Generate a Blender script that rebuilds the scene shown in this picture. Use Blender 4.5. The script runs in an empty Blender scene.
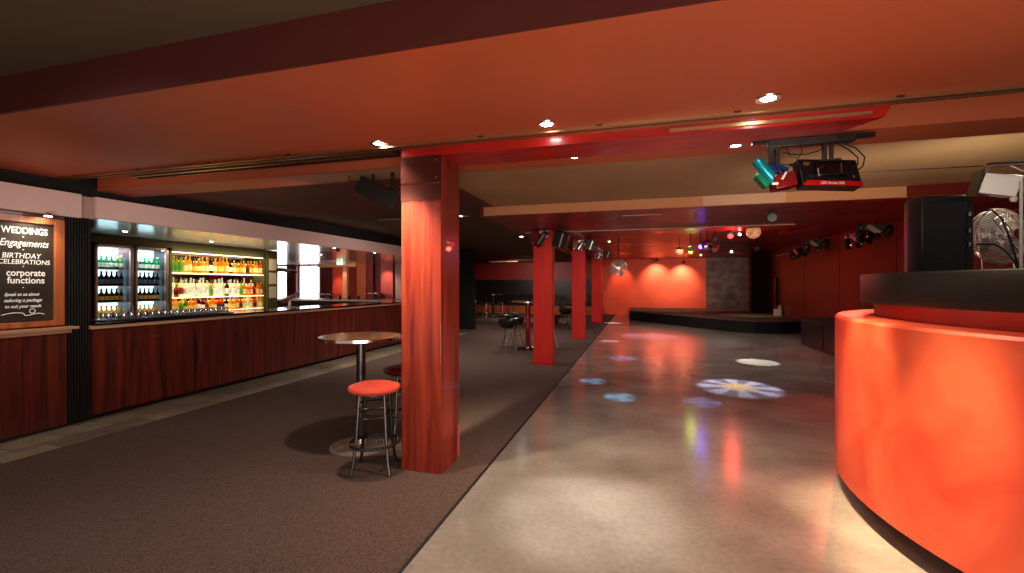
import bpy, bmesh, math, random
from mathutils import Vector, Matrix, Euler
random.seed(11)
PI = math.pi
scene = bpy.context.scene
COL = scene.collection

# ------------------------------------------------------------------ helpers
class MB:
    def __init__(s):
        s.v = []; s.f = []; s.m = []; s.M = Matrix.Identity(4)
    def tr(s, loc=(0, 0, 0), rot=(0, 0, 0)):
        s.M = Matrix.Translation(loc) @ Euler(rot).to_matrix().to_4x4(); return s
    def add(s, vs, fs, mi=0):
        b = len(s.v)
        s.v += [tuple(s.M @ Vector(p)) for p in vs]
        s.f += [tuple(b + i for i in f) for f in fs]
        s.m += [mi] * len(fs)
    def box(s, x0, x1, y0, y1, z0, z1, mi=0):
        vs = [(x, y, z) for z in (z0, z1) for y in (y0, y1) for x in (x0, x1)]
        s.add(vs, [(0, 2, 3, 1), (4, 5, 7, 6), (0, 1, 5, 4), (2, 6, 7, 3), (0, 4, 6, 2), (1, 3, 7, 5)], mi); return s
    def quad(s, a, b, c, d, mi=0):
        s.add([a, b, c, d], [(0, 1, 2, 3)], mi); return s
    def lathe(s, prof, n=24, mi=0, c=(0, 0, 0), a0=0, a1=2 * PI, caps=True):
        """profile of (r, z) turned round z through c"""
        full = abs(a1 - a0 - 2 * PI) < 1e-6
        k = n if full else n + 1
        vs = []
        for r, z in prof:
            for i in range(k):
                t = a0 + (a1 - a0) * i / n
                vs.append((c[0] + r * math.cos(t), c[1] + r * math.sin(t), c[2] + z))
        fs = []
        for j in range(len(prof) - 1):
            for i in range(n):
                i2 = (i + 1) % k
                fs.append((j * k + i, j * k + i2, (j + 1) * k + i2, (j + 1) * k + i))
        if caps and full:
            if prof[0][0] > 1e-4: fs.append(tuple(range(k - 1, -1, -1)))
            if prof[-1][0] > 1e-4: fs.append(tuple((len(prof) - 1) * k + i for i in range(k)))
        s.add(vs, fs, mi); return s
    def tube(s, pts, r, n=8, mi=0, closed=False, r2=None):
        pts = [Vector(p) for p in pts]; L = len(pts); vs = []; fs = []
        up = None
        for i, p in enumerate(pts):
            if closed: d = pts[(i + 1) % L] - pts[i - 1]
            else: d = pts[min(i + 1, L - 1)] - pts[max(i - 1, 0)]
            d.normalize()
            if up is None:
                up = Vector((0, 0, 1)) if abs(d.z) < .9 else Vector((1, 0, 0))
            a = d.cross(up)
            if a.length < 1e-4: a = d.cross(Vector((.3, 1, .2)))
            a.normalize(); b = a.cross(d).normalized(); up = b
            rr = r if r2 is None else r + (r2 - r) * i / (L - 1)
            for k in range(n):
                t = 2 * PI * k / n
                vs.append(tuple(p + a * (rr * math.cos(t)) + b * (rr * math.sin(t))))
        for i in range(L if closed else L - 1):
            j = (i + 1) % L
            for k in range(n):
                k2 = (k + 1) % n
                fs.append((i * n + k, i * n + k2, j * n + k2, j * n + k))
        if not closed:
            fs.append(tuple(range(n - 1, -1, -1))); fs.append(tuple((L - 1) * n + k for k in range(n)))
        s.add(vs, fs, mi); return s
    def ring(s, c, R, r, n=32, m=8, mi=0, axis='z'):
        pts = []
        for i in range(n):
            t = 2 * PI * i / n
            a, b = R * math.cos(t), R * math.sin(t)
            pts.append({'z': (c[0] + a, c[1] + b, c[2]), 'y': (c[0] + a, c[1], c[2] + b), 'x': (c[0], c[1] + a, c[2] + b)}[axis])
        return s.tube(pts, r, m, mi, closed=True)
    def build(s, name, mats, parent=None, loc=None, smooth=True, bevel=0, seg=2, rot=None):
        me = bpy.data.meshes.new(name)
        me.from_pydata(s.v, [], s.f)
        if not isinstance(mats, (list, tuple)): mats = [mats]
        for m in mats: me.materials.append(m)
        me.polygons.foreach_set('material_index', s.m)
        bm = bmesh.new(); bm.from_mesh(me)
        bmesh.ops.recalc_face_normals(bm, faces=bm.faces)
        bm.to_mesh(me); bm.free()
        if smooth:
            me.polygons.foreach_set('use_smooth', [True] * len(me.polygons))
            me.set_sharp_from_angle(angle=math.radians(35))
        me.update()
        o = bpy.data.objects.new(name, me); COL.objects.link(o)
        if loc: o.location = loc
        if rot: o.rotation_euler = rot
        if parent: o.parent = parent
        if bevel:
            b = o.modifiers.new('bevel', 'BEVEL'); b.width = bevel; b.segments = seg; b.limit_method = 'ANGLE'
            b.harden_normals = False
        return o

def box_bm(*a):
    return MB().box(*a)

def tag(o, label=None, cat=None, group=None, kind=None):
    if label: o['label'] = label
    if cat: o['category'] = cat
    if group: o['group'] = group
    if kind: o['kind'] = kind
    return o

def thing(name, label, cat, loc=(0, 0, 0), rot=(0, 0, 0), group=None):
    o = bpy.data.objects.new(name, None); COL.objects.link(o)
    o.location = loc; o.rotation_euler = rot; o.empty_display_size = .1
    return tag(o, label, cat, group)

def struct(name, mb, mat, label, cat='room', bevel=0, smooth=False):
    o = mb.build(name, mat, smooth=smooth, bevel=bevel)
    return tag(o, label, cat, kind='structure')

def dup(root, loc=None, rot=None, label=None, group=None):
    r = root.copy(); COL.objects.link(r)
    if loc is not None: r.location = loc
    if rot is not None: r.rotation_euler = rot
    if label: r['label'] = label
    if group: r['group'] = group
    for ch in list(root.children):
        c = ch.copy(); COL.objects.link(c); c.parent = r
        for g in ch.children:
            d = g.copy(); COL.objects.link(d); d.parent = c
    return r

def aim(loc, target):
    return (Vector(target) - Vector(loc)).to_track_quat('-Z', 'Y').to_euler()

def spot(name, loc, target, power, color, angle, blend=.5, radius=.03, parent=None):
    l = bpy.data.lights.new(name, 'SPOT'); l.energy = power; l.color = color
    l.spot_size = math.radians(angle); l.spot_blend = blend; l.shadow_soft_size = radius
    o = bpy.data.objects.new(name, l); COL.objects.link(o)
    o.location = loc; o.rotation_euler = aim(loc, target)
    return o

def area(name, loc, target, power, color, sx, sy):
    l = bpy.data.lights.new(name, 'AREA'); l.energy = power; l.color = color; l.shape = 'RECTANGLE'
    l.size = sx; l.size_y = sy
    o = bpy.data.objects.new(name, l); COL.objects.link(o)
    o.location = loc; o.rotation_euler = aim(loc, target)
    return o

def pointl(name, loc, power, color, radius=.1):
    l = bpy.data.lights.new(name, 'POINT'); l.energy = power; l.color = color; l.shadow_soft_size = radius
    o = bpy.data.objects.new(name, l); COL.objects.link(o); o.location = loc
    return o

# ------------------------------------------------------------------ materials
def srgb(r, g, b):
    f = lambda c: ((c / 255 + .055) / 1.055) ** 2.4 if c / 255 > .04045 else c / 255 / 12.92
    return (f(r), f(g), f(b), 1)

def mat(name, col, rough=.5, metal=0, spec=.5, emit=None, es=0, trans=0, ior=1.45, coat=0):
    m = bpy.data.materials.new(name); m.use_nodes = True
    p = m.node_tree.nodes['Principled BSDF']
    p.inputs['Base Color'].default_value = col if len(col) == 4 else (*col, 1)
    p.inputs['Roughness'].default_value = rough; p.inputs['Metallic'].default_value = metal
    p.inputs['Specular IOR Level'].default_value = spec
    p.inputs['IOR'].default_value = ior
    p.inputs['Transmission Weight'].default_value = trans
    p.inputs['Coat Weight'].default_value = coat
    if emit:
        p.inputs['Emission Color'].default_value = emit if len(emit) == 4 else (*emit, 1)
        p.inputs['Emission Strength'].default_value = es
    return m

def noisy(m, c0, c1, scale=5, detail=4, stretch=(1, 1, 1), p0=.3, p1=.7, rough=None, bump=0, bscale=None, dist=0):
    """two-tone noise colour (object space), optional roughness range and bump"""
    nt = m.node_tree; N = nt.nodes; L = nt.links; p = N['Principled BSDF']
    tc = N.new('ShaderNodeTexCoord'); mp = N.new('ShaderNodeMapping'); mp.inputs['Scale'].default_value = stretch
    L.new(tc.outputs['Object'], mp.inputs['Vector'])
    n = N.new('ShaderNodeTexNoise'); n.inputs['Scale'].default_value = scale; n.inputs['Detail'].default_value = detail
    n.inputs['Distortion'].default_value = dist
    L.new(mp.outputs[0], n.inputs['Vector'])
    r = N.new('ShaderNodeValToRGB'); r.color_ramp.elements[0].position = p0; r.color_ramp.elements[1].position = p1
    r.color_ramp.elements[0].color = c0; r.color_ramp.elements[1].color = c1
    L.new(n.outputs['Fac'], r.inputs['Fac']); L.new(r.outputs[0], p.inputs['Base Color'])
    if rough:
        mr = N.new('ShaderNodeMapRange'); mr.inputs['To Min'].default_value = rough[0]; mr.inputs['To Max'].default_value = rough[1]
        mr.inputs['From Min'].default_value = .3; mr.inputs['From Max'].default_value = .7
        L.new(n.outputs['Fac'], mr.inputs['Value']); L.new(mr.outputs[0], p.inputs['Roughness'])
    if bump:
        n2 = N.new('ShaderNodeTexNoise'); n2.inputs['Scale'].default_value = bscale or scale; n2.inputs['Detail'].default_value = 3
        L.new(mp.outputs[0], n2.inputs['Vector'])
        b = N.new('ShaderNodeBump'); b.inputs['Strength'].default_value = bump; b.inputs['Distance'].default_value = .01
        L.new(n2.outputs['Fac'], b.inputs['Height']); L.new(b.outputs[0], p.inputs['Normal'])
    return m

M = {}
M['concrete'] = noisy(mat('polished_concrete', srgb(150, 135, 120), .17, spec=.65), srgb(108, 100, 93), srgb(150, 143, 136), 1.1, 7, p0=.3, p1=.7)
def more_concrete(m):
    nt = m.node_tree; N = nt.nodes; L = nt.links; p = N['Principled BSDF']
    ramp = [n for n in N if n.type == 'VALTORGB'][0]
    tc = [n for n in N if n.type == 'TEX_COORD'][0]
    n = N.new('ShaderNodeTexNoise'); n.inputs['Scale'].default_value = 28; n.inputs['Detail'].default_value = 8
    L.new(tc.outputs['Object'], n.inputs['Vector'])
    r = N.new('ShaderNodeValToRGB'); r.color_ramp.elements[0].position = .3; r.color_ramp.elements[0].color = (.84, .84, .84, 1); r.color_ramp.elements[1].position = .6
    L.new(n.outputs['Fac'], r.inputs['Fac'])
    m1 = N.new('ShaderNodeMix'); m1.data_type = 'RGBA'; m1.blend_type = 'MULTIPLY'; m1.inputs[0].default_value = 1
    L.new(ramp.outputs[0], m1.inputs[6]); L.new(r.outputs[0], m1.inputs[7])
    L.new(m1.outputs[2], p.inputs['Base Color'])
more_concrete(M['concrete'])
M['carpet'] = noisy(mat('charcoal_brown_carpet', srgb(64, 50, 46), .95, spec=.1), srgb(58, 45, 42), srgb(110, 90, 82), 170, 2, p0=.3, p1=.7, bump=.35, bscale=220)
M['ceil_orange'] = noisy(mat('terracotta_ceiling_paint', srgb(170, 70, 40), .6), srgb(176, 84, 52), srgb(188, 92, 58), 1.2, 3, rough=(.42, .6))
M['ceil_brown'] = noisy(mat('tan_ceiling_paint', srgb(150, 110, 75), .6), srgb(164, 128, 92), srgb(176, 140, 102), 1, 3)
M['ceil_brown_dim'] = mat('dimmed_tan_ceiling_paint', srgb(100, 54, 36), .6)  # tan ceiling darkened, dim light of the bar side put into the colour
M['ceil_lounge'] = mat('lounge_ceiling_paint', srgb(84, 60, 42), .6)
M['ceil_dark'] = mat('dark_umber_ceiling_paint', srgb(88, 72, 52), .7)
M['ceil_red'] = noisy(mat('dark_red_ceiling_paint', srgb(120, 25, 18), .45), srgb(128, 28, 22), srgb(140, 34, 26), 1, 3, rough=(.25, .45))
M['beam_dark'] = mat('dark_maroon_beam_paint', srgb(78, 26, 22), .55)
M['cream'] = mat('cream_orange_paint', srgb(225, 160, 115), .6)
M['cream2'] = mat('pale_cream_patch_paint', srgb(235, 190, 160), .6)
M['red_gloss'] = noisy(mat('red_gloss_timber', srgb(165, 24, 18), .3, coat=.3), srgb(150, 18, 12), srgb(190, 34, 24), 2, 5, stretch=(1, 6, 6))
M['red_col'] = noisy(mat('red_painted_post', srgb(200, 28, 20), .45), srgb(196, 26, 20), srgb(214, 38, 28), 3, 5, stretch=(5, 5, .4))
M['red_wall'] = noisy(mat('orange_red_wall_paint', srgb(215, 78, 52), .6), srgb(212, 74, 48), srgb(224, 86, 58), 1.5, 4)
M['red_wall_dark'] = noisy(mat('deep_red_wall_paint', srgb(120, 24, 16), .5), srgb(112, 24, 16), srgb(128, 30, 20), 1.2, 4)
M['maroon'] = mat('maroon_paint', srgb(92, 20, 20), .5)
M['pinkred'] = mat('pink_red_paint', srgb(190, 80, 70), .6)
M['greypink'] = mat('grey_pink_paint', srgb(180, 150, 140), .6)
M['black'] = mat('matt_black', srgb(14, 12, 12), .7)
M['blacktex'] = noisy(mat('textured_black', srgb(18, 15, 15), .4), srgb(13, 11, 11), srgb(24, 21, 20), 60, 2, bump=.15, bscale=200)
M['blackgloss'] = mat('gloss_black_laminate', srgb(12, 11, 12), .12, spec=.6)
M['plastic'] = mat('black_plastic', srgb(22, 20, 22), .35)
M['cable'] = mat('black_rubber_cable', srgb(16, 14, 14), .5)
M['chrome'] = mat('chrome', (.75, .73, .7), .16, metal=1)
M['steel'] = mat('brushed_steel', (.6, .56, .52), .3, metal=1)
M['gold'] = mat('brass_rail', (.55, .33, .17), .35, metal=1)
M['gunmetal'] = mat('dark_tubular_steel', (.08, .075, .075), .3, metal=.9)
M['fascia'] = mat('pale_mauve_laminate', srgb(232, 196, 188), .4)
M['white'] = mat('white_paint', srgb(225, 222, 215), .5)
M['paper'] = noisy(mat('printed_menu_paper', srgb(200, 178, 150), .8), srgb(190, 166, 136), srgb(226, 208, 184), 40, 3, stretch=(1, 1, 4))
M['olive'] = mat('olive_green_panel', srgb(74, 68, 30), .6)
M['glow_warm'] = mat('warm_lamp_glow', (1, .8, .5), .5, emit=(1, .72, .42), es=25)
M['glow_white'] = mat('white_lamp_glow', (1, 1, 1), .5, emit=(1, .93, .82), es=40)

def timber(name, dark, light, vertical='z', scale=9, rough=.35, coat=.2):
    m = mat(name, dark, rough, coat=coat); st = {'z': (6, 6, .35), 'x': (.35, 6, 6), 'y': (6, .35, 6)}[vertical]
    noisy(m, dark, light, scale / 3, 8, stretch=st, p0=.32, p1=.68, dist=.6)
    return m
M['bar_wood'] = timber('mahogany_bar_panel', srgb(50, 13, 10), srgb(112, 40, 24), 'z', 9, .38)
M['post_wood'] = timber('red_stained_timber', srgb(98, 22, 14), srgb(152, 54, 32), 'z', 8, .3, coat=.35)
M['frame_wood'] = timber('orange_pine_frame', srgb(150, 74, 36), srgb(206, 120, 66), 'z', 6, .4)
M['ledge'] = timber('pale_timber_ledge', srgb(176, 130, 100), srgb(206, 164, 132), 'y', 6, .4)
M['bench_wood'] = timber('lit_bench_timber', srgb(120, 60, 24), srgb(160, 84, 36), 'x', 6, .4)
M['copper'] = mat('bronzed_metal_plate', (.09, .02, .015), .3, metal=.6)
M['table_top'] = noisy(mat('bronze_table_laminate', srgb(130, 90, 55), .16, spec=.7, metal=.35), srgb(104, 70, 42), srgb(164, 120, 78), 14, 5, rough=(.12, .25))
M['seat_red'] = noisy(mat('coral_vinyl', srgb(214, 74, 58), .38), srgb(206, 68, 52), srgb(222, 84, 66), 30, 3)
M['seat_darkred'] = mat('dark_red_vinyl', srgb(120, 24, 18), .35)
M['vinyl_black'] = mat('black_vinyl', srgb(26, 24, 22), .28)
M['booth'] = noisy(mat('coral_red_render', srgb(215, 70, 50), .42), srgb(178, 50, 34), srgb(202, 86, 56), 2.2, 9, p0=.3, p1=.72, rough=(.34, .55), bump=.06, bscale=6, dist=.8)
M['booth_top'] = noisy(mat('booth_rim_red', srgb(215, 70, 50), .4), srgb(196, 56, 44), srgb(214, 82, 64), 3, 4)
M['stage_top'] = noisy(mat('stage_carpet', srgb(92, 76, 62), .9), srgb(86, 70, 56), srgb(110, 92, 76), 40, 3)
M['sheen'] = noisy(mat('brushed_metal_soffit', (.7, .67, .62), .2, metal=.6), (.72, .68, .62, 1), (.85, .82, .78, 1), 2, 3, stretch=(6, .4, 1), rough=(.14, .26))
M['mirror'] = mat('mirror_glass', (.8, .78, .76), .03, metal=1)
M['teal'] = mat('anodised_teal_metal', srgb(40, 178, 200), .25, metal=.6)
M['green'] = mat('green_metal', srgb(20, 140, 110), .35, metal=.5)
M['redmetal'] = mat('translucent_red_housing', srgb(112, 10, 14), .2, coat=.5)
M['bluemetal'] = mat('blue_painted_metal', srgb(40, 60, 130), .3, metal=.6)
M['redstripe'] = mat('red_trim', srgb(190, 18, 22), .35)
M['chalk'] = mat('glowing_chalk_lettering', srgb(238, 236, 230), .9, emit=(1, .98, .95), es=.15)  # faint glow added so the chalk looks brighter
M['board'] = noisy(mat('chalkboard_slate', srgb(40, 34, 26), .45), srgb(38, 32, 24), srgb(58, 50, 38), 4, 5)
M['pinkwhite'] = mat('white_conduit', srgb(235, 190, 175), .5)
M['pole_wood'] = mat('grey_trunk', srgb(90, 80, 70), .6)

def tile_mat():
    m = mat('slate_floor_tiles', srgb(120, 110, 95), .4)
    nt = m.node_tree; N = nt.nodes; L = nt.links; p = N['Principled BSDF']
    tc = N.new('ShaderNodeTexCoord'); b = N.new('ShaderNodeTexBrick')
    mp = N.new('ShaderNodeMapping'); mp.inputs['Rotation'].default_value = (0, 0, PI / 2)
    L.new(tc.outputs['Object'], mp.inputs[0]); L.new(mp.outputs[0], b.inputs['Vector'])
    b.inputs['Scale'].default_value = 1; b.inputs['Brick Width'].default_value = .42; b.inputs['Row Height'].default_value = .37
    b.inputs['Mortar Size'].default_value = .006; b.offset = .5
    b.inputs['Color1'].default_value = srgb(112, 100, 84); b.inputs['Color2'].default_value = srgb(142, 130, 112); b.inputs['Mortar'].default_value = srgb(58, 50, 42)
    n = N.new('ShaderNodeTexNoise'); n.inputs['Scale'].default_value = 7; n.inputs['Detail'].default_value = 6
    L.new(tc.outputs['Object'], n.inputs['Vector'])
    mx = N.new('ShaderNodeMix'); mx.data_type = 'RGBA'; mx.blend_type = 'OVERLAY'; mx.inputs[0].default_value = .6
    L.new(b.outputs['Color'], mx.inputs[6]); L.new(n.outputs['Fac'], mx.inputs[7]); L.new(mx.outputs[2], p.inputs['Base Color'])
    return m
M['tile'] = tile_mat()

def glass_mat(name, tint=(1, 1, 1, 1), refl=.08):
    m = bpy.data.materials.new(name); m.use_nodes = True; nt = m.node_tree; N = nt.nodes; L = nt.links
    for n in list(N): N.remove(n)
    o = N.new('ShaderNodeOutputMaterial'); t = N.new('ShaderNodeBsdfTransparent'); g = N.new('ShaderNodeBsdfGlossy'); x = N.new('ShaderNodeMixShader')
    t.inputs['Color'].default_value = tint; g.inputs['Roughness'].default_value = .04
    x.inputs[0].default_value = refl
    L.new(t.outputs[0], x.inputs[1]); L.new(g.outputs[0], x.inputs[2]); L.new(x.outputs[0], o.inputs['Surface'])
    return m
M['glass'] = glass_mat('clear_glass', (.96, .98, 1, 1), .05)
M['tumbler'] = glass_mat('clear_tumbler_glass', (.9, .93, .95, 1), .3)

def bottle_mat(name, c, alpha=.5, es=0):
    """tinted glass filled with liquid: transparent tint mixed with a glossy coloured body"""
    m = bpy.data.materials.new(name); m.use_nodes = True; nt = m.node_tree; N = nt.nodes; L = nt.links
    p = N['Principled BSDF']; p.inputs['Base Color'].default_value = c; p.inputs['Roughness'].default_value = .12
    tl = N.new('ShaderNodeBsdfTranslucent'); tl.inputs['Color'].default_value = c
    t = N.new('ShaderNodeBsdfTransparent'); t.inputs['Color'].default_value = tuple(min(1, x ** .5 * 1.05) for x in c[:3]) + (1,)
    x1 = N.new('ShaderNodeMixShader'); x1.inputs[0].default_value = .5
    L.new(p.outputs[0], x1.inputs[1]); L.new(tl.outputs[0], x1.inputs[2])
    x = N.new('ShaderNodeMixShader'); x.inputs[0].default_value = alpha
    L.new(x1.outputs[0], x.inputs[1]); L.new(t.outputs[0], x.inputs[2]); L.new(x.outputs[0], N['Material Output'].inputs['Surface'])
    return m

# ------------------------------------------------------------------ camera
cam = bpy.data.cameras.new('camera'); co = bpy.data.objects.new('camera', cam); COL.objects.link(co)
cam.sensor_width = 36; cam.lens = 450 / 1024 * 36; cam.shift_y = -1.5 / 1024; cam.clip_start = .05
co.location = (0, 0, 1.53); co.rotation_euler = (PI / 2, 0, math.atan2(128, 450))
scene.camera = co
scene.view_settings.view_transform = 'Standard'; scene.view_settings.look = 'None'
scene.view_settings.exposure = .45; scene.view_settings.gamma = 1.0
w = bpy.data.worlds.new('world'); scene.world = w; w.use_nodes = True
w.node_tree.nodes['Background'].inputs[0].default_value = (1, .86, .76, 1)
w.node_tree.nodes['Background'].inputs[1].default_value = .30
try:
    scene.cycles.use_denoising = True; scene.cycles.denoiser = 'OPENIMAGEDENOISE'
    scene.cycles.max_bounces = 8; scene.cycles.transparent_max_bounces = 16
    scene.cycles.sample_clamp_indirect = 4; scene.cycles.caustics_reflective = False; scene.cycles.caustics_refractive = False
except Exception: pass

# ------------------------------------------------------------------ floors
CX = -1.22
struct('floor', box_bm(CX, 7, -1.5, 24.2, -.1, 0), M['concrete'], 'polished grey concrete dance floor running to the stage', 'floor')
struct('floor_carpet', box_bm(-5.24, CX - .02, -1.5, 24.2, -.1, .003), M['carpet'], 'dark brown carpet between the bar and the dance floor', 'floor')
struct('floor_tiles', box_bm(-15, -5.24, -1.5, 13.4, -.1, 0), M['tile'], 'strip of slate tiles along the foot of the bar', 'floor')
struct('trim_1', box_bm(CX - .02, CX, -1.5, 24.2, -.1, .006), M['black'], 'thin dark strip between carpet and concrete', 'trim')
struct('floor_carpet_lounge', box_bm(-15, -5.24, 13.4, 24.2, -.1, .003), M['carpet'], 'dark carpet of the far lounge', 'floor')

# ------------------------------------------------------------------ ceilings
struct('ceiling', box_bm(-6.1, 7, 1.98, 3.40, 2.68, 2.76), M['ceil_orange'], 'wide terracotta painted dropped ceiling band', 'ceiling')
struct('ceiling_near', box_bm(-8, 7, -1.5, 1.98, 2.925, 3.0), M['ceil_dark'], 'dark umber ceiling nearest the viewer', 'ceiling')
struct('trim_2', box_bm(-6.1, 7, 1.96, 1.98, 2.68, 2.93), M['beam_dark'], 'dark maroon upright face of the dropped ceiling', 'trim')
struct('ceiling_strip', box_bm(-6.1, 7, 3.71, 4.10, 2.62, 2.80), M['ceil_orange'], 'narrow terracotta ceiling strip beyond the red beam', 'ceiling')
struct('ceiling_recess', box_bm(-6.1, 7, 3.38, 3.73, 2.80, 2.85), M['black'], 'recess above the folding door rail, its shade painted black', 'ceiling')  # black colour stands in for the shadow inside the slot
struct('ceiling_middle_left', box_bm(-6.1, -2.1, 4.10, 6.50, 2.71, 2.80), M['ceil_brown_dim'], 'tan ceiling on the bar side, coloured darker for dim light', 'ceiling')
struct('ceiling_middle', box_bm(-2.1, 7, 4.10, 6.50, 2.71, 2.80), M['ceil_brown'], 'tan ceiling between the two beams', 'ceiling')
struct('ceiling_lounge', box_bm(-9.2, -2.28, 6.45, 24.2, 2.75, 2.83), M['ceil_lounge'], 'dark ceiling above the carpeted lounge', 'ceiling')
struct('trim_3', box_bm(-2.28, 7, 6.45, 6.50, 2.58, 2.72), M['cream'], 'cream orange face of the second beam', 'trim')
struct('trim_4', box_bm(.80, 1.78, 6.44, 6.452, 2.582, 2.71), M['cream2'], 'paler patch on the second beam', 'trim')
struct('trim_5', box_bm(3.06, 3.81, 6.42, 6.45, 2.56, 2.72), M['red_wall_dark'], 'red section of the second beam behind the loudspeaker', 'trim')
struct('ceiling_soffit', box_bm(-2.28, 5, 6.50, 8.75, 2.58, 2.72), M['ceil_red'], 'lowered dark red soffit beyond the second beam', 'ceiling')
struct('ceiling_dance', box_bm(-2.28, 5.1, 8.75, 24.2, 2.86, 2.95), M['ceil_red'], 'dark red ceiling over the dance floor', 'ceiling')
struct('trim_6', box_bm(-2.28, 5, 8.75, 8.8, 2.58, 2.95), M['ceil_red'], 'far edge of the dark red soffit', 'trim')
struct('trim_7', box_bm(-2.34, -2.28, 6.45, 24.1, 2.58, 2.9), M['ceil_red'], 'long red edge between lounge and dance floor ceilings', 'trim')

# red beam between the column and its end
rb = MB(); rb.add([(-1.90, 3.34, 2.58), (1.47, 3.34, 2.58), (1.25, 3.71, 2.58), (-1.90, 3.71, 2.58), (-1.90, 3.34, 2.80), (1.58, 3.34, 2.80), (1.36, 3.71, 2.80), (-1.90, 3.71, 2.80)],
                  [(0, 3, 2, 1), (4, 5, 6, 7), (0, 1, 5, 4), (2, 3, 7, 6), (0, 4, 7, 3), (1, 2, 6, 5)])
struct('trim_8', rb, M['red_gloss'], 'glossy red timber beam from the wooden column', 'trim')
struct('trim_9', box_bm(.2, 1.40, 3.325, 3.34, 2.60, 2.622), M['gold'], 'added gold strip for the golden edge line of the red beam', 'trim')  # golden line of the beam's lower edge, added as a metal strip
# folding door rails
r = thing('ceiling_rail', 'long brass door track screwed across the terracotta ceiling', 'rail', (0, 3.31, 2.68))
box_bm(-6.0, 7, -.035, -.012, -.022, 0).build('rail', M['gold'], r)
box_bm(-6.0, 7, .012, .03, -.028, 0).build('rail', M['gold'], r)
for i in range(14): box_bm(-5.7 + i * .9, -5.66 + i * .9, -.045, -.03, -.012, .0).build('bracket', M['gunmetal'], r)
r = thing('ceiling_rail', 'short brown door track above the hanging loudspeaker', 'rail', (0, 3.47, 2.70))
box_bm(-5.2, -2.05, 0, .03, -.03, 0).build('rail', M['gold'], r)
box_bm(-5.2, -2.05, .09, .11, -.03, 0).build('rail', M['copper'], r)
# stained light panels near the speaker
pt = MB(); pt.lathe([(.0, 0), (.55, 0)], 24, 0, (-2.55, 3.75, 2.617), caps=False)
q = MB(); q.add([(-3.2, 3.72, 2.616), (-1.95, 3.72, 2.616), (-1.95, 4.08, 2.616), (-2.9, 4.08, 2.616), (-3.1, 3.95, 2.616)], [(0, 1, 2, 3, 4)])
struct('trim_10', q, M['ceil_brown'], 'pale unpainted ceiling patch beside the wooden column', 'trim')

# ------------------------------------------------------------------ walls
bw = struct('wall_back', box_bm(-2.0, 3.14, 24, 24.2, 0, 2.9), M['red_wall'], 'orange red back wall washed by two spotlights', 'wall')
def curtain():
    m = noisy(mat('dark_patterned_drape', srgb(80, 60, 58), .6), srgb(66, 46, 46), srgb(126, 104, 96), 2.5, 6, stretch=(1, 1, 1.2))
    return m
M['drape'] = curtain()
struct('wall_back_panel', box_bm(3.14, 5.1, 23.9, 24.2, 0, 2.9), M['drape'], 'dark mottled wall panel behind the stage', 'wall')
struct('wall_stage_wing', box_bm(4.35, 5.0, 20.3, 20.5, .4, 2.9), M['black'], 'black wing panel beside the stage', 'wall')
struct('wall_right', box_bm(5, 5.2, 6.0, 24.2, 0, 2.95), M['red_wall_dark'], 'deep red side wall beyond the curved booth', 'wall')
struct('wall_right_return', box_bm(5, 7, 5.95, 6.0, 0, 2.95), M['red_wall_dark'], 'deep red wall return behind the booth', 'wall')
struct('wall_right_near', box_bm(6.9, 7, -1.5, 5.95, 0, 3.0), M['red_wall_dark'], 'deep red wall behind the booth', 'wall')
b = MB()
for y in (10.9, 13.6, 16.2): b.box(4.992, 5.0, y, y + .012, .7, 2.8)
struct('trim_11', b, M['maroon'], 'thin panel joints of the deep red side wall', 'trim')
# lounge end
lb = MB(); lb.box(-9.2, -2.0, 24, 24.2, 1.82, 2.8)
struct('wall_back_lounge', lb, M['red_wall_dark'], 'red upper band of the lounge end wall', 'wall')
lp = MB()
for i in range(6): lp.box(-9.1 + i * 1.18, -9.1 + i * 1.18 + 1.16, 23.95, 24.2, .7, 1.82)
struct('wall_back_lounge_panels', lp, M['blacktex'], 'row of dark panels on the lounge end wall', 'wall')
struct('wall_lounge_left', box_bm(-9.3, -9.1, 14.6, 24.2, 0, 2.8), M['beam_dark'], 'dark side wall of the far lounge', 'wall')
struct('wall_lounge_corner', box_bm(-6.35, -5.5, 14.5, 14.7, 0, 2.8), M['black'], 'black wall end beside the far lounge', 'wall')

bench = thing('banquette', 'long timber bench along the lounge end wall', 'bench', (-5.6, 23.3, 0))
box_bm(-3.3, 3.5, -.1, .6, 0, .45).build('base', M['bench_wood'], bench)
box_bm(-3.3, 3.5, -.15, .55, .45, .55).build('seat', M['vinyl_black'], bench, bevel=.02)
box_bm(-3.3, 3.5, .5, .64, .55, 1.0).build('backrest', M['vinyl_black'], bench, bevel=.02)

# far side room beyond the bar
YF = 14.5
struct('wall_far', box_bm(-15, -6.3, YF, YF + .2, 0, 2.9), M['maroon'], 'maroon far wall of the room beyond the bar', 'wall')
def pil(n, x0, x1, m, y, label, z1=2.32): struct('trim_%d' % n, box_bm(x0, x1, y, YF, 0, z1), m, label, 'trim')
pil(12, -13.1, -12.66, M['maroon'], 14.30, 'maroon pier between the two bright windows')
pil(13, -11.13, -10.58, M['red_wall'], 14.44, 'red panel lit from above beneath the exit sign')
pil(14, -10.58, -10.40, M['cream'], 14.30, 'narrow pilaster coloured peach for the light falling on it')  # light on the pillar put into its peach colour
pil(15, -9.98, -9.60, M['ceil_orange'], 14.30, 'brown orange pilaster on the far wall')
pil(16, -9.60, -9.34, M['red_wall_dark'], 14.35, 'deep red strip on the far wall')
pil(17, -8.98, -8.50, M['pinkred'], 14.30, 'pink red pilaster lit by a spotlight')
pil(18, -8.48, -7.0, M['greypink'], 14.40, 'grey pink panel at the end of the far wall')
pil(19, -10.40, -9.98, M['red_wall_dark'], 14.42, 'dim red panel behind the bar')
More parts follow.
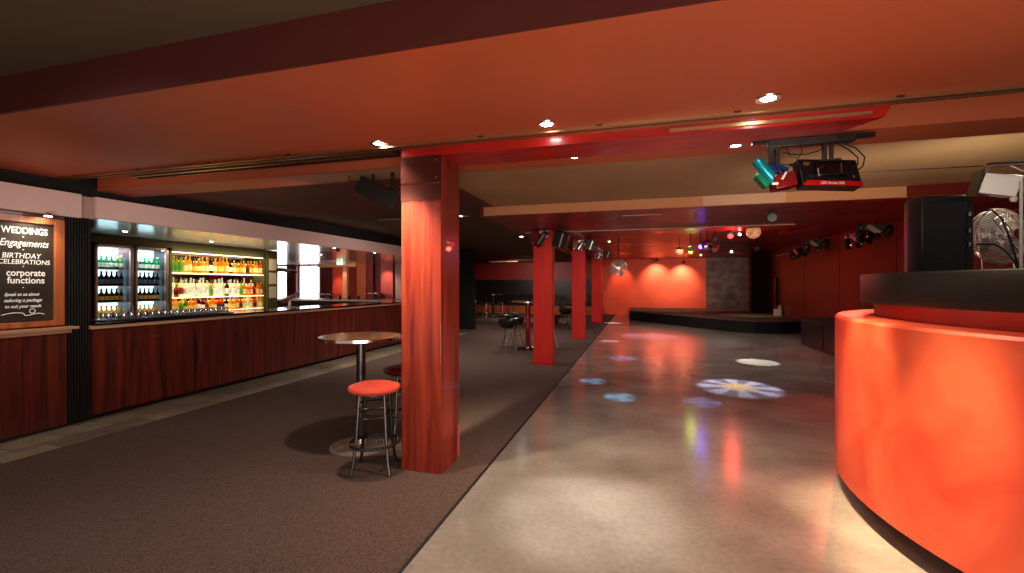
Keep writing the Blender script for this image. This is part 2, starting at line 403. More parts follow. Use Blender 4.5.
struct('trim_20', box_bm(-11.6, -9.95, 14.2, YF, 2.19, 2.32), M['cream'], 'cream bulkhead over the far red panels', 'trim')
M['daylight'] = mat('bright_daylight_pane', (1, 1, 1), .5, emit=(.95, .97, 1), es=3.2)
for i, (x0, x1) in enumerate(((-14.2, -13.14), (-12.62, -11.72))):
    t = thing('window_%d' % (i + 1), ['bright frosted window nearest the menu post', 'bright frosted window beside the maroon pier'][i], 'window', ((x0 + x1) / 2, YF, 0)); t['kind'] = 'structure'
    hw = (x1 - x0) / 2
    box_bm(-hw, hw, -.03, -.012, .95, 2.26).build('pane', M['daylight'], t)
    fr = MB()
    for xx in (-hw - .02, hw - .01): fr.box(xx, xx + .03, -.06, 0, .93, 2.28)
    fr.box(-hw, hw, -.06, 0, 2.25, 2.29); fr.box(-hw, hw, -.06, 0, .9, .95); fr.box(-.012, .012, -.05, -.01, .95, 2.26)
    fr.build('frame', M['greypink'], t)
struct('wall_bar_back', box_bm(-8.75, -8.6, -1.5, 8.35, 0, 2.3), M['olive'], 'olive wall behind the fridges and bottle shelves', 'wall')
struct('wall_bar_room', box_bm(-15, -14.9, 8.3, YF, 0, 2.9), M['maroon'], 'side wall of the room beyond the bar', 'wall')
struct('wall_bar_upper', box_bm(-6.14, -6.06, -1.5, 14.5, 2.52, 2.9), M['black'], 'black gap above the bar fascia', 'wall')

# olive header above shelves / fridges
struct('trim_21', box_bm(-8.6, -8.02, 2.9, 8.25, 2.19, 2.30), M['olive'], 'olive header over the fridges and shelves', 'trim')

# bar soffit + fascia
struct('ceiling_bar', box_bm(-15, -5.99, 3.55, 14.5, 2.31, 2.36), M['sheen'], 'shiny metal soffit above the bar', 'ceiling')
struct('trim_22', box_bm(-5.99, -5.93, 3.62, 13.6, 2.29, 2.53), M['fascia'], 'long pale mauve fascia above the bar', 'trim')
struct('trim_23', box_bm(-5.99, -5.93, -1.5, 3.48, 2.27, 2.53), M['fascia'], 'pale mauve fascia above the chalkboard', 'trim')
struct('trim_24', box_bm(-6.04, -5.97, 3.48, 3.62, 2.28, 2.52), M['greypink'], 'narrow recessed joint in the fascia', 'trim')
struct('wall_left', box_bm(-6.2, -6.0, -1.5, 3.36, 0, 2.52), M['bar_wood'], 'timber side wall holding the chalkboard', 'wall')
b = MB(); b.box(-6.4, -6.0, 3.36, 3.60, 0, 2.5)
for i in range(9): b.box(-6.0, -5.985, 3.365 + i * .026, 3.378 + i * .026, 0, 2.27)
struct('trim_25', b, M['black'], 'black fluted pier beside the bar', 'trim')
struct('wall_bar_end', box_bm(-8.6, -6.4, 3.45, 3.55, 0, 2.3), M['beam_dark'], 'dark end wall of the bar', 'wall')

# ledge below the chalkboard
t = thing('wall_ledge', 'pale timber ledge and wood panelling below the chalkboard', 'counter', (-6.0, 0, 0))
box_bm(0, .14, -1.5, 3.42, 1.055, 1.085).build('shelf', M['ledge'], t, bevel=.004)
box_bm(0, .09, -1.5, 3.38, 1.015, 1.055).build('moulding', M['ledge'], t, bevel=.004)
box_bm(0, .05, -1.5, 3.355, .03, 1.015).build('panel', M['bar_wood'], t)
box_bm(0, .04, -1.5, 3.355, 0, .03).build('kickboard', M['black'], t)

# ------------------------------------------------------------------ chalkboard
def text_mesh(s, size, shear=0, bold=0, sx=1, name='lettering', align='CENTER'):
    c = bpy.data.curves.new(name, 'FONT'); c.body = s; c.size = size; c.shear = shear; c.align_x = align; c.align_y = 'CENTER'
    c.extrude = .0005; c.offset = bold; c.space_character = sx; c.resolution_u = 3
    o = bpy.data.objects.new(name, c); COL.objects.link(o)
    dg = bpy.context.evaluated_depsgraph_get()
    me = bpy.data.meshes.new_from_object(o.evaluated_get(dg))
    bpy.data.objects.remove(o)
    return me

def lettering(s, size, parent, loc, rot, material, width=None, shear=0, bold=0, name='lettering'):
    me = text_mesh(s, size, shear, bold, name=name)
    me.materials.clear(); me.materials.append(material)
    if width:
        xs = [v.co.x for v in me.vertices]; k = width / (max(xs) - min(xs)); mid = (max(xs) + min(xs)) / 2
        for v in me.vertices: v.co.x = (v.co.x - mid) * k
    o = bpy.data.objects.new(name, me); COL.objects.link(o); o.parent = parent; o.location = loc; o.rotation_euler = rot
    return o

cb = thing('chalkboard', 'framed chalkboard with white hand lettering about weddings and functions', 'chalkboard', (-6.0, 3.02, 1.10))
# local: x out of wall, y along wall, z up
box_bm(.0, .02, -.29, .26, .04, 1.09).build('slate', M['board'], cb)
fr = MB(); fr.box(0, .045, -.36, -.27, 0, 1.13); fr.box(0, .045, .235, .325, 0, 1.13); fr.box(0, .045, -.27, .235, 1.06, 1.13); fr.box(0, .045, -.27, .235, 0, .055)
fr.build('frame', M['frame_wood'], cb, bevel=.006)
RT = (PI / 2, 0, PI / 2)
for s, size, wd, y, z, sh in (('WEDDINGS', .092, .36, .02, .975, 0), ('Engagements', .10, .38, .02, .85, .35), ('BIRTHDAY', .074, .30, .0, .722, .15), ('CELEBRATIONS', .066, .40, .02, .66, .1),
                          ('corporate', .092, .30, .03, .55, 0), ('functions', .092, .29, .03, .475, 0),
                          ('Speak to us about', .045, .27, .0, .335, .4), ('tailoring a package', .045, .29, .01, .275, .4), ('to suit your needs', .045, .28, .01, .215, .4)):
    lettering(s, size, cb, (.022, y - .012, z), RT, M['chalk'], wd, sh, (.0018 if not sh else .0006) if size > .05 else .0006)
b = MB(); b.tube([(.023, -.17 + .33 * t / 30, .135 + .018 * math.sin(t / 30 * PI * 1.6) + (.02 * math.sin(t / 30 * 9) if t > 15 else 0)) for t in range(31)], .003, 4)
b.ring((.023, .065, .165), .022, .0028, 20, 4, axis='x')
b.build('flourish', M['chalk'], cb)
for z in (.912, .782, .612, .40): box_bm(.021, .023, -.012, .0, z, z + .008).build('chalk_dot', M['chalk'], cb)

# ------------------------------------------------------------------ bar
YB0, YB1 = 3.60, 13.4
bar = thing('bar_counter', 'long mahogany panelled bar with glossy black counter top', 'bar', (-5.95, YB0, 0))
ys = 0
widths = [.6] + [.615] * 15
y = .0
for i, wd in enumerate(widths):
    box_bm(-.05, -.0 - .004 * (i % 2), y, y + wd - .008, .06, 1.03).build('front_panel', M['bar_wood'], bar)
    y += wd
LB = y
box_bm(-.5, -.052, 0, LB, .06, 1.03).build('carcass', M['black'], bar)
box_bm(-.5, -.06, 0, LB, 0, .06).build('kickboard', M['black'], bar)
box_bm(-.66, .07, -.02, LB, 1.072, 1.10).build('countertop', M['blackgloss'], bar, bevel=.004)
box_bm(-.6, .045, -.02, LB, 1.03, 1.072).build('edge_rail', M['ledge'], bar, bevel=.004)
box_bm(-.5, .01, LB, LB + .01, 0, 1.07).build('end_panel', M['bar_wood'], bar)
# far return of the bar
b = thing('back_counter', 'stainless counter across the far end of the bar', 'counter', (-9.6, 11.4, 0))
box_bm(-3.4, 2.9, 0, .9, 0, 1.05).build('cabinet', M['beam_dark'], b)
box_bm(-3.45, 2.9, -.03, .95, 1.05, 1.10).build('worktop', M['steel'], b, bevel=.005)
for i in range(4):
    bb = MB(); bb.lathe([(.03, 0), (.036, .09), (.034, .12)], 12)
    o = bb.build('beaker', M['plastic'], loc=(-9.0 + i * .32, 11.6, 1.10)); tag(o, 'small black beaker standing on the far stainless counter', 'beaker', 'black beakers on the far stainless counter')

# glass tumblers upside down on a bar mat
mt = box_bm(-.17, .1, 0, 1.72, 0, .012).build('bar_mat', M['plastic'], loc=(-6.12, 3.78, 1.10)); tag(mt, 'long black rubber bar mat under the upturned glasses', 'mat')
g0 = MB(); g0.lathe([(.034, 0), (.036, .004), (.029, .085), (.0, .088)], 14, caps=False); g0.lathe([(.030, .01), (.026, .078), (0, .08)], 14, caps=False)
g0 = g0.build('tumbler', M['tumbler'], loc=(-6.08, 3.84, 1.112))
tag(g0, 'clear glass tumbler upturned on the black bar mat', 'glass', 'upturned tumblers on the bar mat')
k = 0
for j in range(2):
    for i in range(20):
        if i == 0 and j == 0: continue
        o = g0.copy(); COL.objects.link(o); o.location = (-6.08 - j * .095, 3.84 + i * .083, 1.112)

# touch-screen till on the bar
t = thing('till', 'dark touch screen till tilted on a stand at the bar', 'till', (-6.38, 7.05, 1.10), (0, 0, 0))
MB().lathe([(.10, 0), (.10, .012), (.03, .02), (.025, .17)], 20).build('stand', M['steel'], t)
b = MB().tr((0, 0, .20), (math.radians(8), math.radians(-26), math.radians(42))); b.box(-.17, .19, -.13, .13, -.01, .015)
b.build('screen', mat('blue_black_screen', srgb(40, 34, 60), .15), t, bevel=.008)
b = MB().tr((0, 0, .20), (math.radians(8), math.radians(-26), math.radians(42))); b.box(-.16, .12, -.12, .12, -.035, -.01); b.build('housing', M['pinkred'], t, bevel=.01)
t = thing('wall_screen', 'small dark screen on an arm beside the menu post', 'screen', (-7.9, 8.34, 1.85))
b = MB().tr((.12, .1, .02), (0, math.radians(12), 0)); b.box(-.12, .22, -.1, .14, -.03, .03); b.build('screen', M['plastic'], t, bevel=.006)
MB().tube([(-.1, 0, 0), (.1, .05, 0)], .02).build('arm', M['gunmetal'], t)

# menu post and sheets
struct('trim_26', box_bm(-8.6, -7.95, 8.12, 8.40, 0, 2.30), M['olive'], 'olive post carrying the menu sheets', 'trim')
for i, z in enumerate((1.86, 1.55, 1.24)):
    o = box_bm(0, .006, -.1, .11, 0, .255).build('menu_sheet', M['paper'], loc=(-7.952, 8.26, z))
    tag(o, ['tan printed menu sheet at the top of the post', 'tan printed menu sheet in the middle of the post', 'tan printed menu sheet lowest on the post'][i], 'menu')
    tag(o, group='menu sheets on the post')

# ------------------------------------------------------------------ fridges
M['fridge_back'] = mat('glowing_fridge_liner', (.75, .9, .95), .5, emit=(.62, .9, 1), es=2.6)  # cabinet light put into the liner as its own glow
M['doorframe'] = mat('taupe_door_frame', srgb(150, 128, 118), .35, metal=.4)
def make_fridge(label, y0, wd, x=-8.0):
    t = thing('drinks_fridge', label, 'fridge', (x, y0, 0))
    c = MB(); c.box(-.55, -.02, 0, .03, 0, 2.18); c.box(-.55, -.02, wd - .03, wd, 0, 2.18); c.box(-.55, -.02, 0, wd, 2.12, 2.18); c.box(-.55, -.02, 0, wd, 0, .8)
    c.build('cabinet', M['plastic'], t)
    box_bm(-.34, -.30, .03, wd - .03, .8, 2.12).build('liner', M['fridge_back'], t)
    for z in (1.78, 1.52, 1.26, 1.0):
        box_bm(-.30, -.04, .035, wd - .035, z - .012, z).build('shelf', M['steel'], t)
    f = MB(); f.box(-.02, .02, 0, .035, .8, 2.17); f.box(-.02, .02, wd - .05, wd, .8, 2.17); f.box(-.02, .02, 0, wd, 2.13, 2.17); f.box(-.02, .02, 0, wd, .8, .85)
    d = f.build('door', M['doorframe'], t, bevel=.004)
    box_bm(-.004, .002, .035, wd - .05, .85, 2.13).build('pane', M['glass'], d)
    MB().tube([(.05, wd - .02, 1.2), (.05, wd - .02, 1.7)], .010).build('handle', M['plastic'], d)
    return t
make_fridge('tall glass door fridge nearer the chalkboard pier', 4.86, .54)
make_fridge('tall glass door fridge next to the spirit shelves', 5.43, .54)
struct('trim_27', box_bm(-8.6, -8.04, 3.6, 4.84, 0, 2.2), M['maroon'], 'maroon panel beside the fridges', 'trim')

def bottle_mesh(name, body, cap, label, h=.30, r=.036, shoulder=.6, neck=.012):
    b = MB()
    b.lathe([(r * .9, 0), (r, .008), (r, h * shoulder)], 12, 0, caps=False)
    b.lathe([(0, 0), (r * .9, 0)], 12, 0, caps=False)
    b.lathe([(r, h * shoulder), (r * .85, h * (shoulder + .07)), (neck, h * (shoulder + .17)), (neck, h * .93)], 12, 0, caps=False)
    b.lathe([(neck * 1.15, h * .9), (neck * 1.15, h), (0, h)], 10, 1, caps=False)
    b.lathe([(r * 1.015, h * .15), (r * 1.015, h * (shoulder - .12))], 12, 2, caps=False)
    o = b.build(name, [body, cap, label]); me = o.data; bpy.data.objects.remove(o); return me
BC = {k: bottle_mat('%s_bottle_glass' % k, c, a) for k, c, a in (
    ('green', srgb(20, 150, 80), .35), ('darkbrown', srgb(50, 22, 10), .3), ('amber', srgb(235, 150, 30), .45), ('gold', srgb(250, 200, 60), .5),
    ('clear', srgb(245, 245, 235), .6), ('lime', srgb(150, 200, 40), .45), ('red', srgb(200, 60, 30), .4), ('orange', srgb(240, 120, 20), .45), ('black', srgb(18, 16, 20), .05))}
LBL = {k: mat('%s_paper_label' % k, c, .6) for k, c in (('white', srgb(240, 236, 225)), ('cream', srgb(235, 215, 150)), ('dark', srgb(30, 24, 28)), ('yellow', srgb(235, 190, 70)), ('redl', srgb(160, 40, 30)), ('greenl', srgb(60, 140, 60)))}
CAPS = {k: mat('%s_bottle_cap' % k, c, .4) for k, c in (('black', srgb(25, 22, 20)), ('gold', srgb(200, 160, 60)), ('red', srgb(160, 30, 25)), ('white', srgb(235, 235, 235)), ('silver', srgb(190, 190, 190)))}
# fridge bottles
fb = {
 'green': bottle_mesh('green_beer', BC['green'], CAPS['silver'], LBL['white'], .235, .031, .55, .012),
 'dark': bottle_mesh('dark_beer', BC['darkbrown'], CAPS['silver'], mat('blue_grey_beer_label', srgb(96, 120, 145), .5), .235, .031, .55, .012),
 'amber': bottle_mesh('amber_beer', BC['darkbrown'], CAPS['gold'], LBL['yellow'], .22, .030, .55, .012),
 'pale': bottle_mesh('pale_beer', BC['gold'], CAPS['gold'], LBL['cream'], .20, .030, .55, .012)}
rows = (('green', 1.78, 'green glass beer bottle on the top shelf'), ('dark', 1.52, 'dark beer bottle on the second shelf'),
        ('amber', 1.26, 'gold capped brown bottle on the third shelf'), ('pale', 1.0, 'pale golden bottle on the lowest visible shelf'))
for fi, (fy, who) in enumerate(((4.86, 'nearer the chalkboard'), (5.43, 'next to the spirit shelves'))):
    for kind, z, lab in rows:
        for row in range(2):
            for i in range(6):
                o = bpy.data.objects.new('beer_bottle', fb[kind]); COL.objects.link(o)
                o.location = (-8.10 - row * .1, fy + .075 + i * .071, z)
                tag(o, lab + ' of the fridge ' + who, 'bottle', lab.split(' ')[0] + ' bottles in the fridge ' + who)

# spirit shelves
M['lit_glass'] = mat('lit_glass_shelf', (1, .9, .6), .2, emit=(1, .86, .5), es=1.6)
M['added_glow'] = mat('added_amber_glow', (1, .85, .5), .4, emit=(1, .80, .42), es=.75)  # glow for the added strips in front of the mirror
M['smoked'] = mat('smoked_mirror', (.30, .16, .12), .08, metal=1)
sh = thing('shelving_unit', 'olive framed wall shelves lit from below and full of spirits', 'shelves', (-8.0, 6.0, 0))
f = MB(); f.box(-.5, 0, 0, .04, .85, 2.19); f.box(-.5, 0, 2.08, 2.12, .85, 2.19); f.box(-.5, 0, 0, 2.12, 2.13, 2.19)
f.build('frame', M['olive'], sh)
box_bm(-.33, -.31, .04, 2.08, .9, 2.13).build('back_mirror', M['smoked'], sh)
for z in (1.755, 1.305): box_bm(-.31, -.02, .04, 2.08, z - .016, z).build('glass_shelf', M['lit_glass'], sh)
box_bm(-.5, -.0, .04, 2.08, 0, 1.02).build('base_cabinet', M['bar_wood'], sh)
box_bm(-.31, -.02, .04, 2.08, 1.02, 1.03).build('lit_worktop', M['lit_glass'], sh)
box_bm(-.06, -.03, .04, 2.08, 2.112, 2.13).build('light_strip', M['lit_glass'], sh)
for z0, z1 in ((1.03, 1.22), (1.31, 1.56), (1.76, 1.99)): box_bm(-.308, -.298, .04, 2.08, z0, z1).build('added_glow_strip', M['added_glow'], sh)  # glowing strips added over the mirror so bottle bodies look bright
sp = {}
def spk(name, *a, **k): sp[name] = bottle_mesh(name, *a, **k)
spk('gold', BC['gold'], CAPS['gold'], LBL['cream'], h=.31, r=.038)
spk('amber', BC['amber'], CAPS['black'], LBL['yellow'], h=.29, r=.040)
spk('lime', BC['lime'], CAPS['black'], LBL['greenl'], h=.30, r=.038, shoulder=.55)
spk('clear', BC['clear'], CAPS['silver'], LBL['white'], h=.34, r=.037)
spk('clearr', BC['clear'], CAPS['red'], LBL['redl'], h=.36, r=.036)
spk('black', BC['black'], CAPS['black'], LBL['white'], h=.31, r=.038)
spk('orange', BC['orange'], CAPS['gold'], LBL['cream'], h=.29, r=.040)
spk('red', BC['red'], CAPS['black'], LBL['dark'], h=.27, r=.036)
spk('green', BC['green'], CAPS['gold'], LBL['yellow'], h=.27, r=.038)
words = {'gold': 'golden spirit bottle with a cream label', 'amber': 'amber spirit bottle with a yellow label', 'lime': 'lime green liqueur bottle', 'clear': 'clear spirit bottle with a white label',
         'clearr': 'clear spirit bottle with a red label', 'black': 'black spirit bottle with a white label', 'orange': 'orange brown bottle with a cream label', 'red': 'reddish bottle with a dark label', 'green': 'green liqueur bottle with a yellow label'}
seqs = (('lime lime lime gold gold amber orange gold gold black gold amber amber gold black gold amber amber gold red amber gold gold orange'.split(), 1.755, 'top'),
        ('clear red clearr clear clear clear clear clear clear lime clear clear clear black clear clear clear lime orange amber orange red amber orange'.split(), 1.305, 'middle'),
        ('gold gold lime green amber amber black black red amber orange red red black gold amber orange red gold clear gold red gold gold'.split(), 1.03, 'bottom'))
for seq, z, where in seqs:
    n = len(seq)
    for row in range(2):
        for i, kd in enumerate(seq):
            if row: kd = seq[(i * 7 + 3) % n]
            o = bpy.data.objects.new('spirit_bottle', sp[kd]); COL.objects.link(o)
            s = random.uniform(.9, 1.1)
            if where == 'bottom': s *= .88
            o.location = (-8.07 - row * .11 - random.uniform(0, .02), 6.09 + i * .0855 + random.uniform(-.01, .01) + row * .03, z); o.scale = (1, 1, s)
            o.rotation_euler = (0, 0, random.uniform(0, 6))
            tag(o, '%s on the %s spirit shelf%s' % (words[kd], where, ', back row' if row else ''), 'bottle', '%s, %s shelf%s' % (words[kd], where, ', back row' if row else ''))

# ------------------------------------------------------------------ columns
c1 = thing('timber_column', 'thick red stained timber column beside the bar table', 'column', (-1.72, 3.52, 0))
box_bm(-.18, .18, -.19, .19, 0, 2.58).build('post', M['post_wood'], c1, bevel=.006)
pl = MB(); pl.box(-.181, .181, -.196, -.19, 2.36, 2.58); pl.box(-.181, .181, -.194, -.19, 2.22, 2.35)
p_ = pl.build('metal_plate', M['copper'], c1)
b = MB()
for x, z in ((-.14, 2.54), (.13, 2.54), (.14, 2.4), (-.15, 2.38)): b.lathe([(.008, 0), (.006, .004), (0, .004)], 8, 0, (0, 0, 0)) if 0 else b.box(x - .006, x + .006, -.2, -.195, z - .006, z + .006)
b.build('screw', M['chrome'], p_)
box_bm(.18, .186, .15, .18, .02, .30).build('scuff_plate', M['pinkred'], c1)
names = ['nearest of the plain red columns, lounge edge, with a scanner light and loudspeaker', 'middle plain red column with black lights at its top', 'farthest plain red column near the stage']
cols = ((-1.79, 8.56, .18, .15), (-1.69, 12.98, .18, .15), (-1.70, 18.8, .2, .3))
for i, (x, y, hx, hy) in enumerate(cols):
    c = thing('red_column', names[i], 'column', (x, y, 0))
    box_bm(-hx, hx, -hy, hy, .0, 2.58 if i == 0 else 2.86).build('post', M['red_col'], c, bevel=.006)
    box_bm(-hx - .006, hx + .006, -hy - .006, hy + .006, 0, .06).build('plinth', M['redstripe'], c)

# ------------------------------------------------------------------ tables and stools
def bar_table(label, loc, top_m, post_m, base_m, R=.40, h=1.05, pr=.04, base=.27):
    t = thing('bar_table', label, 'table', loc)
    b = MB(); b.lathe([(0, h - .03), (R - .01, h - .03), (R, h - .024), (R, h - .006), (R - .008, h), (0, h)], 48, caps=False); tp = b.build('tabletop', top_m, t)
    MB().lathe([(R + .002, h - .03), (R + .005, h - .028), (R + .005, h - .004), (R + .002, h - .002)], 48, caps=False).build('rim', M['chrome'], tp)
    MB().lathe([(pr, .02), (pr, h - .03)], 24).build('pedestal', post_m, t)
    prof = [(base, 0), (base, .012)]
    n = 7
    for i in range(n):
        r0 = base - (i + .3) * (base - pr) / n; r1 = base - (i + .9) * (base - pr) / n
        prof += [(r0, .016 + i * .003), (r1, .024 + i * .003)]
    prof += [(pr, .05)]
    MB().lathe(prof, 48, caps=False).build('base', base_m, t)
    MB().lathe([(pr + .025, .04), (pr + .02, .08), (pr, .09)], 24, caps=False).build('collar', M['chrome'], t)
    return t
M['ribbed'] = noisy(mat('ribbed_bronze_base', (.35, .28, .2), .4, metal=.6), (.25, .2, .15, 1), (.42, .34, .26, 1), 10, 3)
bar_table('round bronze topped bar table beside the timber column', (-2.55, 3.72, 0), M['table_top'], M['gunmetal'], M['ribbed'], .375, 1.05, .042, .28)

def tall_stool(label, loc, rz, seat_m):
    t = thing('bar_stool', label, 'stool', loc, (0, 0, rz))
    h = .70
    MB().lathe([(0, h - .05), (.18, h - .05), (.202, h - .038), (.21, h - .02), (.203, h - .004), (.16, h + .012), (.08, h + .02), (0, h + .022)], 40, caps=False).build('seat', seat_m, t)
    MB().lathe([(0, h - .062), (.155, h - .062), (.155, h - .05)], 32, caps=False).build('seat_base', M['gunmetal'], t)
    for k in range(4):
        a = PI / 4 + k * PI / 2; ca, sa = math.cos(a), math.sin(a)
        pts = [(ca * r, sa * r, z) for r, z in ((.14, h - .055), (.150, .5), (.165, .3), (.178, .2), (.195, .08), (.215, .008))]
        lg = MB().tube(pts, .0125, 10).build('leg', M['gunmetal'], t)
        MB().lathe([(.016, 0), (.014, .012)], 10, 0, (ca * .215, sa * .215, 0)).build('foot', M['plastic'], lg)
    MB().ring((0, 0, .23), .195, .013, 40, 8).build('footrest', M['gunmetal'], t)
    b = MB()  .ring((0, 0, .46), .150, .007, 32, 6).ring((0, 0, .54), .147, .007, 32, 6)
    b.build('brace_ring', M['gunmetal'], t)
    return t
s1 = tall_stool('bar stool with a coral red vinyl seat in front of the bronze table', (-2.12, 3.28, 0), .35, M['seat_red'])
s2 = tall_stool('bar stool with a dark red seat half hidden behind the timber column', (-2.28, 4.06, 0), .8, M['seat_darkred'])

def bucket_stool(label, loc, rz, group=None):
    t = thing('bucket_stool', label, 'stool', loc, (0, 0, rz), group)
    b = MB(); b.lathe([(0, .52), (.13, .53), (.20, .57), (.235, .64), (.24, .72), (.22, .735), (.20, .70), (.0, .69)], 32, caps=False); b.build('seat', M['vinyl_black'], t)
    bk = MB(); n = 20; vs = []; 
    bk.tube([(.215 * math.cos(a), .215 * math.sin(a), .80) for a in [PI * .1 + i * PI * .8 / 14 for i in range(15)]], .038, 10)
    bk.build('backrest', M['vinyl_black'], t)
    for k in range(4):
        a = PI / 4 + k * PI / 2; ca, sa = math.cos(a), math.sin(a)
        MB().tube([(ca * .10, sa * .10, .53), (ca * .14, sa * .14, .3), (ca * .23, sa * .23, .01)], .011, 8).build('leg', M['chrome'], t)
    MB().ring((0, 0, .26), .15, .008, 32, 6).build('footrest', M['chrome'], t)
    MB().lathe([(.05, .49), (.09, .52), (.09, .535)], 16).build('swivel', M['chrome'], t)
    return t
bs = bucket_stool('black vinyl bucket stool with chrome legs beside the red post table', (-2.92, 9.98, 0), .4)
dup(bs, (-2.98, 10.72, 0), (0, 0, 1.2), 'black bucket stool standing behind the nearest bucket stool')
dup(bs, (-2.42, 15.2, 0), (0, 0, 2.0), 'black bucket stool at the table behind the nearest red column')
dup(bs, (-2.1, 10.75, 0), (0, 0, 2.0), 'black bucket stool hidden behind the nearest red column')
bar_table('red post bar table with chrome disc base behind the nearest red column', (-2.55, 10.35, 0), M['table_top'], M['red_gloss'], M['chrome'], .38, 1.15, .06, .27)
bar_table('black topped bar table beside the middle red column', (-2.25, 16.1, 0), M['blackgloss'], M['gunmetal'], M['chrome'], .45, 1.10, .05, .3)
M['stool_chrome'] = M['chrome']
def lounge_stool(label, loc, group):
    t = thing('lounge_stool', label, 'stool', loc, (0, 0, .3), group)
    MB().lathe([(0, .70), (.17, .70), (.18, .73), (.16, .76), (0, .765)], 24, caps=False).build('seat', M['vinyl_black'], t)
    for k in range(4):
        a = PI / 4 + k * PI / 2; ca, sa = math.cos(a), math.sin(a)
        MB().tube([(ca * .13, sa * .13, .71), (ca * .22, sa * .22, .0)], .016, 8).build('leg', M['chrome'], t)
    MB().ring((0, 0, .25), .185, .01, 24, 6).build('footrest', M['chrome'], t)
    return t
ls = lounge_stool('round black stool with chrome legs, nearest the dark doorway in the far lounge', (-7.15, 19.7, 0), None)
dup(ls, (-6.75, 19.5, 0), (0, 0, .9), 'round black stool with chrome legs in front of the far lounge table')
dup(ls, (-6.25, 20.0, 0), (0, 0, .1), 'round black stool with chrome legs between the far lounge table and the bench')
dup(ls, (-5.9, 20.5, 0), (0, 0, .5), 'round black stool with chrome legs closest to the end wall bench')
bar_table('dark bar table among the stools of the far lounge', (-6.75, 20.4, 0), M['blackgloss'], M['gunmetal'], M['gunmetal'], .45, 1.10, .05, .3)
bar_table('dark bar table in front of the end wall bench', (-4.4, 20.0, 0), M['blackgloss'], M['gunmetal'], M['gunmetal'], .5, 1.12, .05, .3)
bar_table('dark bar table seen over the bar near the bright windows', (-10.9, 13.9, 0), M['blackgloss'], M['gunmetal'], M['gunmetal'], .45, 1.22, .05, .3)
bar_table('dark bar table by the pink pilaster', (-8.95, 13.9, 0), M['blackgloss'], M['gunmetal'], M['gunmetal'], .38, 1.26, .05, .3)

# ------------------------------------------------------------------ stage and black bench
st = MB()
out = [(-.46, 20.45), (.6, 19.0), (1.9, 17.3), (3.0, 15.95), (3.5, 15.75), (4.2, 15.9), (4.98, 16.3), (4.98, 23.88), (-.46, 23.88)]
def prism(mb, pts, z0, z1, mi=0):
    n = len(pts); mb.add([(x, y, z0) for x, y in pts] + [(x, y, z1) for x, y in pts], [tuple(range(n - 1, -1, -1)), tuple(range(n, 2 * n))] + [(i, (i + 1) % n, n + (i + 1) % n, n + i) for i in range(n)], mi); return mb
stg = thing('stage', 'low black fronted stage with a brown carpeted top', 'stage', (0, 0, 0))
prism(MB(), out, 0, .375).build('riser', M['black'], stg, smooth=False)
prism(MB(), [(x, y - .02) for x, y in out], .375, .40).build('deck', M['stage_top'], stg, smooth=False)
bb = thing('storage_bench', 'low black cabinet along the deep red side wall', 'cabinet', (4.0, 8.0, 0))
box_bm(0, .98, -.8, 5.2, 0, .67).build('body', M['blacktex'], bb)
box_bm(-.02, .98, -.8, 5.22, .67, .70).build('top', M['black'], bb)
for k in range(4): box_bm(-.015, 0, -.7 + k * 1.48, .7 + k * 1.48, .06, .62).build('door', M['plastic'], bb)
t = thing('power_box', 'small white power box standing on the stage by the side wall', 'box', (4.85, 18.5, .40))
box_bm(-.12, .1, -.1, .1, 0, .25).build('case', M['white'], t, bevel=.01)
box_bm(.02, .1, -.06, .06, .25, .38).build('socket', M['white'], t, bevel=.01)
o = box_bm(0, .09, -.2, .2, .0, 1.1).build('panel_board', M['plastic'], loc=(4.91, 19.2, .72)); tag(o, 'narrow black panel fixed to the side wall above the stage', 'panel')

# ------------------------------------------------------------------ DJ booth
BX, BY = 3.47, 3.43
bo = thing('dj_booth', 'large round coral red rendered booth with a black counter band', 'booth', (BX, BY, 0))
A = 128
MB().lathe([(1.88, 0), (1.88, .15)], A).build('recessed_base', M['black'], bo)
MB().lathe([(1.7, .135), (2.08, .135), (2.105, .145), (2.105, 1.285), (2.09, 1.302), (2.0, 1.305), (1.85, 1.305)], A, caps=False).build('drum', M['booth'], bo)
MB().lathe([(1.86, 1.29), (1.86, 1.41)], A, caps=False).build('upper_drum', M['booth_top'], bo)
MB().lathe([(1.84, 1.40), (1.94, 1.40), (1.945, 1.41), (1.945, 1.597), (1.94, 1.607), (0, 1.607)], A, caps=False).build('counter_band', M['blacktex'], bo)

def dj(px): pass
# big loudspeaker seen from behind / side
sp_ = thing('loudspeaker', 'big black loudspeaker standing on the booth counter', 'speaker', (2.13, 4.0, 1.607), (0, 0, 0))
prism(MB(), [(-.145, 0), (.13, 0), (.15, .12), (.13, .30), (-.11, .30), (-.155, .15)], 0, .575).build('cabinet', M['blacktex'], sp_, bevel=.012)
b = MB()
for z in (.13, .27, .41): b.box(-.04, -.0, -.006, .002, z, z + .012)
b.build('slot', M['plastic'], sp_)
bp = box_bm(.12, .18, .03, .2, .02, .53).build('rear_panel', M['plastic'], sp_)
for z in (.2, .3, .42): MB().lathe([(.016, 0), (.016, .03)], 10, 0, (.155, .015, z)).build('socket', M['gunmetal'], bp)
box_bm(-.10, .10, -.008, .002, .535, .56).build('handle', M['plastic'], sp_)
cb2 = MB(); cb2.tube([(2.30, 3.98, 2.05), (2.34, 3.9, 2.05), (2.37, 3.86, 1.98), (2.40, 3.84, 1.85), (2.43, 3.84, 1.72), (2.46, 3.85, 1.614)], .006, 6)
o = cb2.build('speaker_cable', M['cable']); tag(o, 'upper black cable looping from the loudspeaker to the counter', 'cable')
cb2 = MB(); cb2.tube([(2.30, 3.98, 1.82), (2.34, 3.88, 1.81), (2.37, 3.84, 1.77), (2.41, 3.82, 1.69), (2.44, 3.82, 1.614)], .006, 6)
